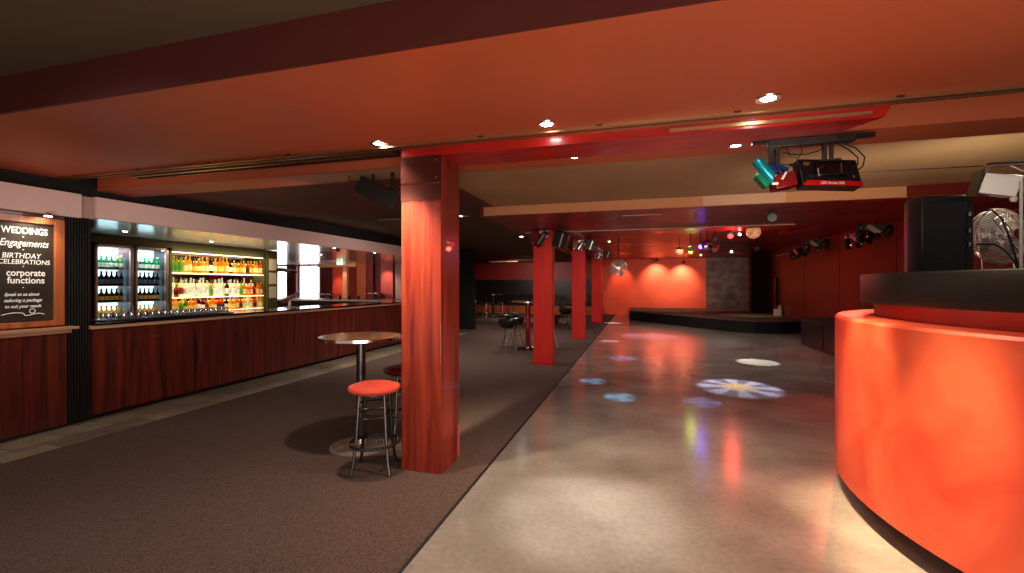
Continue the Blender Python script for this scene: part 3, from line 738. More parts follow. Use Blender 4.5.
o = cb2.build('speaker_cable', M['cable']); tag(o, 'lower black cable running from the loudspeaker to the counter', 'cable')

# drum fan
M['wire'] = mat('polished_wire_guard', (.85, .78, .72), .3, metal=.5)
def make_fan(name, label, R):
    t = thing(name, label, 'fan')
    g = MB()
    n = 60
    for side, y in ((-1, -.07), (1, .07)):
        for rr, yy in ((R, 0), (R * .97, y * .5), (R * .75, y * .93), (R * .5, y), (R * .22, y * 1.06)):
            g.ring((0, yy, 0), rr, .0022 if rr < R else .006, 40, 4, axis='y')
        for k in range(n):
            a = 2 * PI * k / n
            g.tube([(r_ * math.cos(a + tw), yy, r_ * math.sin(a + tw)) for r_, yy, tw in ((R, 0, 0), (R * .85, y * .8, .12), (R * .5, y, .3), (R * .15, y * 1.06, .5))], .0021, 3)
    g.build('guard', M['wire'], t)
    bl = MB(); 
    for k in range(4):
        a0 = k * PI / 2 + .5; vs = []
        for i in range(7):
            rr = R * (.12 + .78 * i / 6); wd = .22 + .30 * math.sin(PI * min(1, (i + 1) / 7))
            for s_ in (-1, 1):
                vs.append((rr * math.cos(a0 + s_ * wd), .025 * s_, rr * math.sin(a0 + s_ * wd)))
        bl.add(vs, [(2 * i, 2 * i + 1, 2 * i + 3, 2 * i + 2) for i in range(6)])
    bl.build('blades', M['steel'], t)
    MB().tr((0, 0, 0), (PI / 2, 0, 0)).lathe([(0, -.085), (.03, -.085), (.035, -.07), (.035, .12), (0, .12)], 20, caps=False).build('motor', M['chrome'], t)
    return t
fan = make_fan('drum_fan', 'round chrome caged fan on the booth counter beside the loudspeaker', .205)
fan.location = (2.53, 4.15, 1.885); fan.rotation_euler = (math.radians(-4), 0, math.radians(20))
b = MB()
for x in (-.13, .13): b.tube([(x, .02, -.15), (x, .02, -.272)], .005, 6)
b.tube([(-.14, -.08, -.27), (-.13, .02, -.27), (.13, .02, -.27), (.14, -.08, -.27)], .006, 6)
b.build('stand', M['chrome'], fan)
b = MB(); b.box(-.12, -.10, -.078, -.072, -.16, .19)
bars = MB().tr((0, -.083, 0), (0, math.radians(-38), 0)); bars.box(-.045, -.037, 0, .004, -.17, .17); bars.box(.015, .023, 0, .004, -.10, .10)
bars.build('guard_bar', M['chrome'], fan)
fan2 = make_fan('wall_fan', 'round chrome caged fan hanging beside the farthest red column', .23)
fan2.location = (-.55, 12.3, 1.97); fan2.rotation_euler = (0, 0, .1)
MB().tube([(0, .1, .03), (0, .12, .9)], .015, 8).build('hanger', M['gunmetal'], fan2)

# ------------------------------------------------------------------ stage light fixtures
# bracket with scanner and strobe
br = thing('lighting_bar', 'black steel mounting bar under the red beam holding two lights', 'bracket', (1.13, 3.66, 2.58))
box_bm(-.24, .30, -.03, .03, -.055, 0).build('bar', M['gunmetal'], br, bevel=.004)
box_bm(-.34, -.2, -.02, .02, -.022, 0).build('bolt_plate', M['plastic'], br); box_bm(.28, .42, -.02, .02, -.03, 0).build('bolt_plate', M['plastic'], br)
b = MB()
for i in range(4): b.lathe([(.008, -.028), (.008, -.02)], 8, 0, (-.33 + i * .03, 0, 0))
b.build('bolts', M['chrome'], br)

sc = thing('scanner_light', 'teal and red scanner light hanging from the black mounting bar', 'stage light', (.93, 3.66, 2.525))
b = MB(); b.box(-.03, .0, -.02, .02, -.12, 0); b.box(.01, .04, -.02, .02, -.14, 0); b.box(-.035, .045, -.03, .03, -.02, 0); b.build('yoke', M['gunmetal'], sc, bevel=.003)
b = MB().tr((-.055, -.02, -.165), (0, math.radians(-38), 0)).lathe([(0, -.10), (.036, -.10), (.04, -.09), (.04, .09), (.036, .10), (0, .10)], 24, caps=False); b.build('tube', M['teal'], sc)
b = MB().tr((-.07, .02, -.22), (0, math.radians(-38), 0)); b.box(-.03, .03, -.05, .05, -.07, .05); b.build('side_housing', M['green'], sc, bevel=.01)
b = MB().tr((.06, -.01, -.25), (0, math.radians(-10), 0)); prism(b, [(-.07, -.07), (.07, -.07), (.09, .03), (.05, .08), (-.08, .06)], -.055, .05); b.build('housing', M['redmetal'], sc, bevel=.008)
b = MB().tr((.02, .0, -.155), (0, .3, 0)); b.box(-.05, .07, -.04, .04, -.03, .02); b.tube([(-.02, -.05, .02), (.02, -.06, -.03), (.09, -.05, -.07)], .010, 6); b.build('motor_block', M['bluemetal'], sc, bevel=.004)
b = MB(); b.lathe([(0, 0), (.02, 0), (.02, .02), (0, .02)], 14, 0, (.115, -.03, -.15)); b.tube([(.04, -.02, -.13), (.11, -.03, -.14)], .008); b.tube([(-.06, 0, -.12), (-.02, -.03, -.11), (.03, -.02, -.15), (.06, -.05, -.19)], .007, 6); b.build('knob', M['plastic'], sc)
b = MB(); b.tube([(.035, -.085, -.25), (.05, -.09, -.22), (.06, -.085, -.20)], .008, 6); b.box(-.03, .01, -.09, -.085, -.285, -.27); b.build('sticker', M['white'], sc)

sb = thing('strobe_light', 'flat black LED strobe with red lower edge hanging from the mounting bar', 'stage light', (1.27, 3.66, 2.525))
b = MB(); b.box(-.03, -.005, -.015, .015, -.11, 0); b.box(.015, .035, -.015, .015, -.11, 0); b.box(-.07, .08, -.02, .02, -.125, -.11); b.build('yoke', M['gunmetal'], sb, bevel=.003)
TR = ((0, 0, -.215), (math.radians(-12), math.radians(3), math.radians(8)))
b = MB().tr(*TR); prism_pts = [(-.19, -.03), (.19, -.03), (.19, .05), (-.19, .05)]
b.add([(-.205, -.03, .10), (.175, -.03, .10), (.195, -.05, -.105), (-.185, -.05, -.105), (-.205, .06, .10), (.175, .06, .10), (.195, .05, -.105), (-.185, .05, -.105)],
      [(0, 1, 2, 3), (4, 7, 6, 5), (0, 4, 5, 1), (2, 6, 7, 3), (0, 3, 7, 4), (1, 5, 6, 2)])
b.build('housing', M['plastic'], sb, bevel=.006)
b = MB().tr(*TR); b.add([(-.16, -.052, -.070), (.12, -.052, -.070), (.197, -.055, -.108), (-.187, -.055, -.108), (.197, -.046, -.075)], [(0, 1, 2, 3), (1, 4, 2)])
b.build('red_edge', M['redstripe'], sb, smooth=False)
lt = lettering('LED Strobe 500', .026, sb, (.0, 0, 0), (0, 0, 0), M['white'], .15, .1, .0006)
mm = Matrix.Translation(TR[0]) @ Euler(TR[1]).to_matrix().to_4x4() @ Matrix.Translation((.0, -.057, -.09)) @ Euler((PI / 2, 0, 0)).to_matrix().to_4x4()
lt.matrix_local = mm
b = MB().tr(*TR); b.box(-.10, .10, -.062, -.04, -.04, .075); b.build('back_plate', M['blackgloss'], sb, bevel=.02)
b = MB().tr(*TR); b.box(-.17, -.13, -.035, -.030, .03, .075); b.build('sticker', M['table_top'], sb)
b = MB().tr(*TR); b.box(.13, .145, -.056, -.05, -.05, -.03); b.box(.05, .056, -.075, -.06, -.02, .05); b.tube([(-.09, -.07, -.05), (-.1, -.08, 0), (-.06, -.075, .03)], .005, 6); b.build('fittings', M['chrome'], sb)
cab = MB(); cab.tube([(1.0, 3.62, 2.52), (1.02, 3.6, 2.44), (1.07, 3.6, 2.42), (1.10, 3.6, 2.47), (1.09, 3.62, 2.53)], .004, 5)
cab.tube([(.98, 3.62, 2.48), (1.04, 3.6, 2.45), (1.12, 3.6, 2.445), (1.2, 3.62, 2.47), (1.25, 3.63, 2.50)], .004, 5)
cab.tube([(1.33, 3.63, 2.52), (1.42, 3.61, 2.47), (1.47, 3.6, 2.40), (1.46, 3.6, 2.34), (1.43, 3.62, 2.31)], .005, 6)
cab.tube([(1.30, 3.63, 2.53), (1.38, 3.61, 2.46), (1.43, 3.6, 2.40), (1.43, 3.6, 2.35), (1.40, 3.62, 2.33)], .005, 6)
o = cab.build('power_cables', M['cable']); tag(o, 'black power cables looping between the two hanging stage lights', 'cable')

# loudspeaker hung left of column
hs = thing('hanging_speaker', 'black loudspeaker hung from the ceiling beside the timber column', 'speaker', (-2.42, 3.86, 2.62))
b = MB().tr((.0, 0, -.215), (math.radians(0), math.radians(26), math.radians(12)))
prism(b, [(-.22, -.10), (.20, -.12), (.20, .12), (-.22, .08)], -.085, .085); b.build('cabinet', M['blacktex'], hs, bevel=.01)
box_bm(-.10, -.075, -.01, .01, -.15, 0).build('bracket', M['gunmetal'], hs); box_bm(.11, .135, -.01, .01, -.18, 0).build('bracket', M['gunmetal'], hs)
MB().tube([(-.36, .0, 0), (-.34, -.02, -.06), (-.25, -.02, -.07), (-.2, 0, -.1)], .006, 6).build('cable', M['cable'], hs)

# floodlight box over the fan
fl = thing('floodlight', 'grey metal floodlight hanging above the chrome fan', 'stage light', (2.37, 3.9, 2.22))
b = MB().tr((0, 0, 0), (math.radians(8), math.radians(14), math.radians(-10))); prism(b, [(-.10, -.05), (.09, -.08), (.09, .08), (-.10, .05)], -.075, .07); b.build('housing', M['steel'], fl, bevel=.006)
b = MB().tr((-.12, 0, 0), (0, math.radians(14), math.radians(-10))); b.box(-.012, .0, -.07, .07, -.09, .10); b.build('door_flap', M['gunmetal'], fl)
b = MB(); b.box(-.07, -.05, -.02, .02, .05, .13); b.box(-.07, .16, -.012, .012, .125, .14); b.build('yoke', M['chrome'], fl)
MB().lathe([(.014, -.02), (.02, 0), (.014, .02)], 10, 0, (.05, -.06, -.11)).build('knob', M['white'], fl)
rig = thing('rigging_pipe', 'thin rigging pipe above the booth holding the floodlight', 'pipe', (2.37, 3.9, 2.36))
MB().tube([(-.05, 0, .005), (.9, .15, .06)], .012, 8).build('pipe', M['gunmetal'], rig)
MB().tube([(.05, 0, 0), (.12, -.03, -.06), (.2, 0, .01), (.28, -.03, -.04)], .005, 6).build('cable', M['white'], rig)
o = MB().tube([(2.435, 3.80, 1.607), (2.435, 3.80, 2.22)], .009, 8).build('white_pole', M['white']); tag(o, 'thin white pole standing on the booth counter', 'pole')
b = MB(); b.tube([(1.65, 5.0, 2.60), (2.35, 3.92, 2.36)], .003, 4)
o = b.build('ceiling_cable', M['gunmetal']); tag(o, 'thin cable running from the tan ceiling to the floodlight', 'cable')

# scanners and speakers at the column tops
def col_scanner(label, loc, s=1, rz=0):
    t = thing('column_scanner', label, 'stage light', loc, (0, 0, rz))
    b = MB(); b.box(-.17, -.02, -.08, .0, -.28 * s, 0); b.build('housing', M['redmetal'], t, bevel=.008)
    b = MB().tr((.04, -.10, -.16), (0, math.radians(35), 0)); b.box(-.05, .05, -.06, .05, -.17, .15); b.build('barrel', M['plastic'], t, bevel=.01)
    b = MB().tr((.04, -.165, -.16), (0, math.radians(35), 0)); b.box(-.02, .01, 0, .01, -.12, .1); b.build('mirror', M['chrome'], t)
    b = MB(); b.box(-.02, .14, -.06, .02, -.05, 0); b.box(.02, .06, -.03, 0, -.1, -.04); b.lathe([(.02, 0), (.02, .015)], 10, 0, (.12, -.07, -.13)); b.build('bracket', M['steel'], t)
    MB().lathe([(.014, -.02), (.014, .02)], 10, 0, (-.13, -.09, -.24)).build('bulb', M['chrome'], t); MB().lathe([(.012, -.02), (.012, .02)], 10, 0, (.07, -.11, -.28)).build('bulb', M['chrome'], t); box_bm(.08, .16, -.13, -.11, -.14, -.11).build('clamp', M['chrome'], t)
    return t
def col_speaker(label, loc, rz=0):
    t = thing('column_speaker', label, 'speaker', loc, (0, 0, rz))
    b = MB().tr((0, 0, 0), (math.radians(10), math.radians(18), 0)); prism(b, [(-.13, -.08), (.13, -.10), (.14, .1), (-.13, .08)], -.15, .15); b.build('cabinet', M['blacktex'], t, bevel=.01)
    b = MB(); b.tube([(-.05, .05, .1), (-.1, .08, .2)], .015); b.tube([(-.16, .08, .12), (-.05, .05, .05)], .012); b.build('bracket', M['gunmetal'], t)
    b = MB().tr((0, 0, 0), (math.radians(10), math.radians(18), 0)); b.box(.01, .03, -.105, -.09, -.13, .13); b.build('grille_edge', M['steel'], t)
    return t
a = col_scanner('red and black scanner light on the top of the nearest red column', (-1.81, 8.40, 2.56))
b_ = col_speaker('black loudspeaker at the top of the nearest red column', (-1.42, 8.36, 2.38))
dup(a, (-1.68, 12.82, 2.80), (0, 0, .3), 'scanner light on the top of the middle red column')
dup(b_, (-1.34, 12.75, 2.66), (0, 0, .2), 'black loudspeaker at the top of the middle red column')
dup(a, (-1.62, 18.48, 2.84), (0, 0, .1), 'scanner light on the top of the farthest red column')
dup(b_, (-1.25, 18.4, 2.78), (0, 0, .2), 'black loudspeaker at the top of the farthest red column')

# conduit across dance floor ceiling
for i, (x0, x1) in enumerate(((-2.2, .55), (.57, 1.62), (1.63, 2.55))):
    o = MB().tube([(x0, 8.72, 2.569), (x1, 8.72, 2.569)], .012, 8).build('white_conduit', M['pinkwhite'])
    tag(o, ['long white conduit under the red soffit nearest the columns', 'middle length of white conduit under the red soffit', 'last length of white conduit under the red soffit, beside the glass dome light'][i], 'conduit')
for i, (x0, x1, y, z) in enumerate(((-.25, .3, 7.0, 2.572), (-4.7, -2.9, 7.4, 2.742))):
    o = box_bm(x0, x1, y, y + .03, z, z + .008).build('ceiling_batten', M['pinkwhite']); tag(o, ['short pale batten on the red soffit', 'thin pale batten on the lounge ceiling'][i], 'batten')
for i, (x0, x1) in enumerate(((-7.4, -5.9), (-4.9, -4.6))):
    o = MB().tube([(x0, 21.8, 2.72), (x1, 21.8, 2.72)], .03, 8).build('tube_light', M['pinkwhite']); tag(o, ['pale tube light hanging in the far lounge', 'short pale tube light behind the nearest red column'][i], 'light')

# hanging effect lights
def emis(name, c, s): return mat(name, c, .3, emit=c, es=s)
def hang(t, z0, z1, r=.012): MB().tube([(0, 0, z0), (0, 0, z1)], r, 6).build('hanger', M['gunmetal'], t)
def ball(name, label, loc, R, m, zt, cage=False, half=False):
    t = thing(name, label, 'effect light', loc)
    prof = [(R * math.sin(a), -R * math.cos(a)) for a in [PI * i / 12 for i in range(13)]]
    if half: prof = [(R * math.sin(a), -R * math.cos(a)) for a in [PI * .62 * i / 10 for i in range(11)]]
    MB().lathe(prof, 20, caps=False).build('globe', m, t)
    if cage:
        b = MB(); b.ring((0, 0, 0), R * 1.04, R * .07, 24, 5, axis='y'); b.ring((0, 0, 0), R * 1.04, R * .07, 24, 5, axis='x'); b.ring((0, 0, 0), R * 1.04, R * .07, 24, 5)
        b.build('cage', M['plastic'], t)
    MB().lathe([(R * .9, R * .55), (R * .7, R * 1.0), (R * .3, R * 1.15)], 16).build('cap', M['gunmetal'], t)
    hang(t, R * .9, zt - loc[2])
    return t
M['dome'] = mat('faceted_glass_dome', (.5, .32, .22), .12, emit=(1, .38, .16), es=1.3)
def facet(m):
    nt = m.node_tree; N = nt.nodes; L = nt.links
    v = N.new('ShaderNodeTexVoronoi'); v.inputs['Scale'].default_value = 22; tc = N.new('ShaderNodeTexCoord'); L.new(tc.outputs['Object'], v.inputs['Vector'])
    L.new(v.outputs['Color'], N.new('ShaderNodeRGBToBW').inputs[0]); bw = [n for n in N if n.type == 'RGBTOBW'][0]
    mr = N.new('ShaderNodeMapRange'); mr.inputs['To Min'].default_value = .08; mr.inputs['To Max'].default_value = .6; L.new(bw.outputs[0], mr.inputs['Value'])
    L.new(mr.outputs[0], N['Principled BSDF'].inputs['Emission Strength'])
facet(M['dome'])
ball('glass_dome_light', 'large warm glass dome light hanging beside the white conduit', (2.45, 11.2, 2.72), .15, M['dome'], 2.86, half=False)
ball('glass_dome_light', 'small warm glass globe light nearest the lit back wall', (1.05, 13.2, 2.46), .10, M['dome'], 2.86)
ball('mirror_ball', 'small mirror ball in a black cross cage beside the blue light', (1.62, 12.2, 2.52), .12, M['mirror'], 2.86, cage=True)
def par(label, loc, c, s, R=.07, tgt=(0, 0, 0), zt=2.86, name='par_light'):
    t = thing(name, label, 'stage light', loc)
    e = aim(loc, tgt)
    b = MB().tr((0, 0, 0), tuple(e)); b.lathe([(R * .55, .14), (R * .9, .09), (R, 0), (R * 1.02, -.03)], 18, caps=False); b.build('can', M['plastic'], t)
    b = MB().tr((0, 0, 0), tuple(e)); b.lathe([(0, -.012), (R * .9, -.01)], 18, caps=False); b.build('lens', emis('lens_' + '_'.join(label.split()[:2]), c, s), t)
    b = MB(); b.tube([(-R * 1.2, 0, 0), (-R * 1.2, 0, R * 1.6), (R * 1.2, 0, R * 1.6), (R * 1.2, 0, 0)], .006, 5); b.build('yoke', M['gunmetal'], t)
    hang(t, R * 1.6, zt - loc[2])
    return t
CAMT = (0, 0, 1.5)
par('glowing red par light hanging over the dance floor', (2.12, 12.0, 2.72), (1, .02, .02), 8, .065, CAMT)
par('glowing blue par light hanging over the dance floor', (1.48, 12.3, 2.50), (.2, .12, 1), 4, .06, CAMT)
par('glowing yellow green par light next to the small globe', (1.33, 13.2, 2.44), (.7, .8, .05), 3, .06, CAMT)
par('unlit black par light above the yellow green light', (1.25, 12.4, 2.46), (.05, .07, .03), .3, .07, CAMT)
par('unlit black par light between the mirror ball and red light', (1.78, 12.0, 2.66), (.02, .02, .02), .2, .05, CAMT)
par('silver par light in a square yoke under the soffit', (1.79, 7.1, 2.48), (.05, .06, .04), .1, .065, CAMT, 2.58)
par('black par light over the stage edge', (3.15, 14.0, 2.56), (.02, .02, .02), .2, .07, (2, 10, 0))
par('small black par light below the red light', (1.85, 12.6, 2.44), (.1, .02, .02), .2, .07, CAMT)
for i, (x, y, z) in enumerate(((2.38, 12.3, 2.76), (2.50, 14.0, 2.45), (-.9, 14.0, 2.84), (1.75, 14.5, 2.40))):
    t = thing('pin_spot', ['tiny white pin spot close to the red light', 'tiny white pin spot below the red light', 'tiny pin spot on the ceiling beside the middle red column', 'tiny unlit pin spot below the mirror ball'][i], 'light', (x, y, z))
    MB().lathe([(0, 0), (.035, 0), (.03, .05), (.01, .06)], 12, caps=False).build('lens', emis('pin_%d' % i, (1, .85, .65), 5 if i < 3 else 1), t)
    hang(t, .05, 2.86 - z)
# clusters on the side wall
def cluster(label, loc, rz, s=1):
    t = thing('moving_head_light', label, 'stage light', loc, (0, 0, rz))
    b = MB(); b.box(-.3 * s, .25 * s, -.1, .1, -.02, .12); b.tube([(0, 0, .1), (0, 0, 2.86 - loc[2])], .02, 6); b.build('base', M['plastic'], t, bevel=.01)
    for q, (x, z, a, tilt) in enumerate(((-.22 * s, -.08, .6, 'barrel'), (.05 * s, -.06, -.5, 'barrel'), (.22 * s, -.02, .9, 'barrel'))):
        b = MB().tr((x, -.08, z), (a, a * .5, 0)).lathe([(0, -.12), (.06, -.12), (.07, .06), (.04, .1), (0, .1)], 14, caps=False); o = b.build('barrel', M['plastic'], t)
        MB().tr((x, -.08, z), (a, a * .5, 0)).lathe([(0, -.125), (.045, -.125)], 12, caps=False).build('lens', M['mirror'], o)
    b = MB().tr((.0, -.16, .0), (.3, .7, 0)); b.box(-.13, .12, 0, .03, -.045, .045); b.build('bracket', M['steel'], t)
    b = MB(); 
    for x, z in ((-.2, .05), (-.02, .1), (.12, -.12), (-.1, -.13)): b.lathe([(.022, -.015), (.022, .015)], 10, 0, (x * s, -.13, z))
    b.build('clamp', M['chrome'], t)
    return t
c0 = cluster('cluster of black and chrome moving heads on the side wall nearer the stage', (4.62, 15.3, 2.50), -1.2)
dup(c0, (4.5, 13.6, 2.60), (0, 0, -.8), 'second cluster of black moving heads beside the one nearer the stage')
dup(c0, (4.55, 11.35, 2.52), (0, 0, -1.0), 'cluster of black moving heads beside the silver one on the side wall')
dup(c0, (4.5, 10.6, 2.62), (0, 0, -.5), 'silver and black moving head cluster near the loudspeaker')
o = MB().tube([(4.3, 16.6, 2.50), (4.7, 16.0, 2.56)], .02, 6).build('rigging_pipe', M['chrome']); tag(o, 'short chrome pipe on the side wall near the stage', 'pipe')

# back wall spots
for i, (x, z) in enumerate(((.80, 2.78), (2.03, 2.66))):
    t = thing('wall_spotlight', ['small spotlight washing the middle of the back wall', 'small black spotlight washing the back wall near the drape'][i], 'light', (x, 23.2, z))
    MB().lathe([(.05, .02), (.07, -.03), (.09, -.06)], 14, caps=False).build('shade', M['plastic'], t)
    MB().lathe([(0, -.05), (.07, -.05)], 14, caps=False).build('lens', M['glow_warm'], t)
    hang(t, .0, 2.86 - z)
    spot('wall_spot_lamp', (x, 23.3, z - .05), (x, 24, 1.75), 190, (1, .78, .5), 96, 1, .05)
spot('wall_spot_lamp', (-.95, 23.3, 2.7), (-.9, 24, 1.7), 90, (1, .5, .25), 70, .9, .05)

# ------------------------------------------------------------------ downlights
def downlight(label, loc, power, color=(1, .80, .60), ang=110, r=.055, blend=1, group=None):
    t = thing('downlight', label, 'light', loc, group=group)
    MB().lathe([(r * .8, -.004), (r * 1.3, -.006), (r * 1.35, .0), (r * .8, .0)], 28, caps=False).build('bezel', M['chrome'], t)
    MB().lathe([(0, -.003), (r * .8, -.003)], 24, caps=False).build('lens', M['glow_white'], t)
    if power: spot('downlight_lamp', (loc[0], loc[1], loc[2] - .02), (loc[0], loc[1], 0), power, color, ang, blend, .04)
    return t
downlight('round downlight in the terracotta ceiling in front of the timber column', (-2.04, 3.22, 2.68), 95, ang=120)
downlight('round downlight in the terracotta ceiling between the timber column and strobe', (-.64, 3.16, 2.68), 110, (1, .82, .62), ang=100)
downlight('round downlight in the terracotta ceiling above the teal scanner', (.76, 3.10, 2.68), 120, (1, .72, .45), ang=120)
downlight('small downlight on the strip just behind the red beam near the column', (-.54, 3.84, 2.62), 20, r=.035)
downlight('bright downlight on the strip behind the red beam near the scanner', (.72, 3.86, 2.62), 40, r=.045)
downlight('unlit looking round vent light above the booth', (2.75, 4.0, 2.62), 12, r=.07)
downlight('lounge downlight between the timber column and nearest red column', (-2.88, 11.0, 2.75), 75, ang=95, r=.06)
downlight('lounge downlight close beside the timber column', (-3.05, 7.4, 2.75), 45, ang=95, r=.05)
downlight('lounge downlight low beside the timber column', (-6.33, 15.5, 2.75), 60, r=.06)
for i, (x, y, p) in enumerate(((-7.2, 4.75, 20), (-7.4, 6.3, 20), (-6.35, 6.9, 30), (-6.2, 8.1, 30), (-6.2, 9.6, 30), (-7.9, 9.8, 20))):
    downlight(['soffit downlight over the near end of the bar', 'soffit downlight in front of the spirit shelves', 'soffit downlight above the till', 'soffit downlight past the till by the camera', 'soffit downlight over the far end of the bar', 'small soffit downlight past the menu post'][i], (x, y, 2.31), p, r=.04)
t = thing('picture_light', 'small bright spotlight fixed above the chalkboard', 'light', (-5.88, 3.16, 2.27))
MB().lathe([(.03, 0), (.035, -.03)], 14).build('can', M['chrome'], t)
MB().lathe([(0, -.034), (.03, -.032)], 14, caps=False).build('lens', M['glow_white'], t)
spot('picture_lamp', (-5.78, 3.1, 2.24), (-6.0, 3.02, 1.6), 16, (1, .8, .6), 120, 1, .03)
spot('pier_lamp', (-10.5, 14.1, 2.25), (-10.5, 14.4, 1.0), 15, (1, .7, .5), 60, 1)
spot('pier_lamp', (-8.7, 13.9, 2.25), (-8.7, 14.4, 1.0), 30, (1, .75, .6), 90, 1)
spot('pier_lamp', (-10.85, 14.0, 2.25), (-10.85, 14.5, .9), 30, (1, .6, .45), 60, 1)

# CCTV and exit sign
t = thing('security_camera', 'small black dome camera under the bar soffit', 'camera', (-6.3, 8.35, 2.31))
MB().lathe([(.045, 0), (.045, -.02), (.03, -.05), (0, -.06)], 16, caps=False).build('dome', M['plastic'], t)
t = thing('exit_sign', 'small green and white exit sign hanging beyond the bar', 'sign', (-9.3, 12.5, 2.18))
box_bm(-.17, .17, -.02, .02, 0, .13).build('case', mat('exit_green', srgb(10, 60, 40), .5, emit=(.02, .4, .2), es=.3), t)
b = MB(); y = -.022
b.quad((-.02, y, .02), (.06, y, .02), (.06, y, .11), (-.02, y, .11)); b.quad((-.10, y, .055), (-.06, y, .055), (-.06, y, .075), (-.10, y, .075)); b.add([(-.12, y, .065), (-.09, y, .04), (-.09, y, .09)], [(0, 1, 2)])
b.build('pictogram', emis('exit_white', (.7, 1, .85), .4), t, smooth=False)
b = MB(); y = -.024; b.tube([(.0, y, .03), (.015, y, .055), (.035, y, .03)], .005, 5); b.tube([(.015, y, .055), (.025, y, .08)], .007, 5); b.box(.024, .038, y, y + .001, .09, .103)
b.build('running_figure', mat('exit_fig', srgb(10, 90, 55), .5), t)
MB().tube([(-.1, 0, .13), (-.1, 0, .13)], .004).build('x', M['plastic'], t) if 0 else None
MB().tube([(0, 0, .12), (0, 0, .2)], .008, 6).build('hanger', M['gunmetal'], t)

# ------------------------------------------------------------------ shelf / fridge lights
area('added_shelf_fill', (-7.75, 7.05, 2.15), (-8.2, 7.05, 1.3), 9, (1, .85, .5), 2.0, .05)  # unseen strip lamp added to brighten the bottles
area('fridge_light', (-8.06, 5.12, 2.1), (-8.25, 5.12, 1.2), 5, (.75, .95, 1), .4, .05)
area('fridge_light', (-8.06, 5.69, 2.1), (-8.25, 5.69, 1.2), 5, (.75, .95, 1), .4, .05)

# ------------------------------------------------------------------ room lights and added fills
# floor gobo spots
def gobo(loc, tgt, power, color, ang, petals=0, blend=.45):
    o = spot('gobo_lamp', loc, tgt, power, color, ang, blend, .005)
    if petals:
        l = o.data; l.use_nodes = True; nt = l.node_tree; N = nt.nodes; L = nt.links
        em = [n for n in N if n.type == 'EMISSION'][0]
        tc = N.new('ShaderNodeTexCoord'); s = N.new('ShaderNodeSeparateXYZ'); L.new(tc.outputs['Normal'], s.inputs[0])
        at = N.new('ShaderNodeMath'); at.operation = 'ARCTAN2'; L.new(s.outputs['Y'], at.inputs[0]); L.new(s.outputs['X'], at.inputs[1])
        mu = N.new('ShaderNodeMath'); mu.operation = 'MULTIPLY'; mu.inputs[1].default_value = petals; L.new(at.outputs[0], mu.inputs[0])
        cs = N.new('ShaderNodeMath'); cs.operation = 'COSINE'; L.new(mu.outputs[0], cs.inputs[0])
        mr = N.new('ShaderNodeMapRange'); mr.inputs['From Min'].default_value = -.4; mr.inputs['From Max'].default_value = .3; L.new(cs.outputs[0], mr.inputs['Value'])
        x2 = N.new('ShaderNodeVectorMath'); x2.operation = 'MULTIPLY'; x2.inputs[1].default_value = (1, 1, 0); L.new(tc.outputs['Normal'], x2.inputs[0])
        ln = N.new('ShaderNodeVectorMath'); ln.operation = 'LENGTH'; L.new(x2.outputs[0], ln.inputs[0])
        half = math.sin(math.radians(ang / 2))
        cm = N.new('ShaderNodeMapRange'); cm.inputs['From Min'].default_value = half * .25; cm.inputs['From Max'].default_value = half * .5; cm.inputs['To Min'].default_value = 1; cm.inputs['To Max'].default_value = 0
        L.new(ln.outputs['Value'], cm.inputs['Value'])
        mx = N.new('ShaderNodeMath'); mx.operation = 'MAXIMUM'; L.new(mr.outputs[0], mx.inputs[0]); L.new(cm.outputs[0], mx.inputs[1])
        cmx = N.new('ShaderNodeMix'); cmx.data_type = 'RGBA'; cmx.inputs[6].default_value = (.55, .6, 1, 1); cmx.inputs[7].default_value = (1, .8, .5, 1); L.new(cm.outputs[0], cmx.inputs[0])
        if petals == 8: L.new(cmx.outputs[2], em.inputs['Color'])
        st_ = N.new('ShaderNodeMath'); st_.operation = 'ADD'; st_.inputs[1].default_value = .5; L.new(mx.outputs[0], st_.inputs[0]); L.new(st_.outputs[0], em.inputs['Strength'])
    return o
gobo((1.4, 8.6, 2.45), (1.41, 7.42, 0), 800, (1, .95, .9), 26, 8)
gobo((2.2, 11.0, 2.6), (2.24, 9.93, 0), 1100, (1, .95, .88), 17)
gobo((-.3, 7.6, 2.45), (-.26, 6.32, 0), 420, (.15, .55, 1), 10, 3)
gobo((-.7, 8.4, 2.45), (-.72, 7.25, 0), 380, (.15, .55, 1), 10, 3)
gobo((-.3, 11.0, 2.6), (-.36, 9.7, 0), 380, (.12, .4, 1), 13, 5)
gobo((.8, 7.6, 2.45), (.78, 6.34, 0), 260, (.25, .3, 1), 11, 4)
gobo((.3, 15.4, 2.6), (.29, 14.12, 0), 500, (1, .35, .55), 36)
gobo((-.8, 13.5, 2.6), (-.8, 12.57, 0), 600, (1, .45, .7), 12)
gobo((-1.1, 19.4, 2.6), (-1.05, 18.54, 0), 900, (.5, .8, 1), 16)
# effect glows
pointl('red_glow', (2.1, 11.7, 2.55), 22, (1, .05, .03), .06)
pointl('blue_glow', (1.45, 12.0, 2.42), 5, (.2, .1, 1), .05)
pointl('green_glow', (1.33, 12.9, 2.40), 4, (.8, 1, .1), .05)
W = (1, .88, .77)
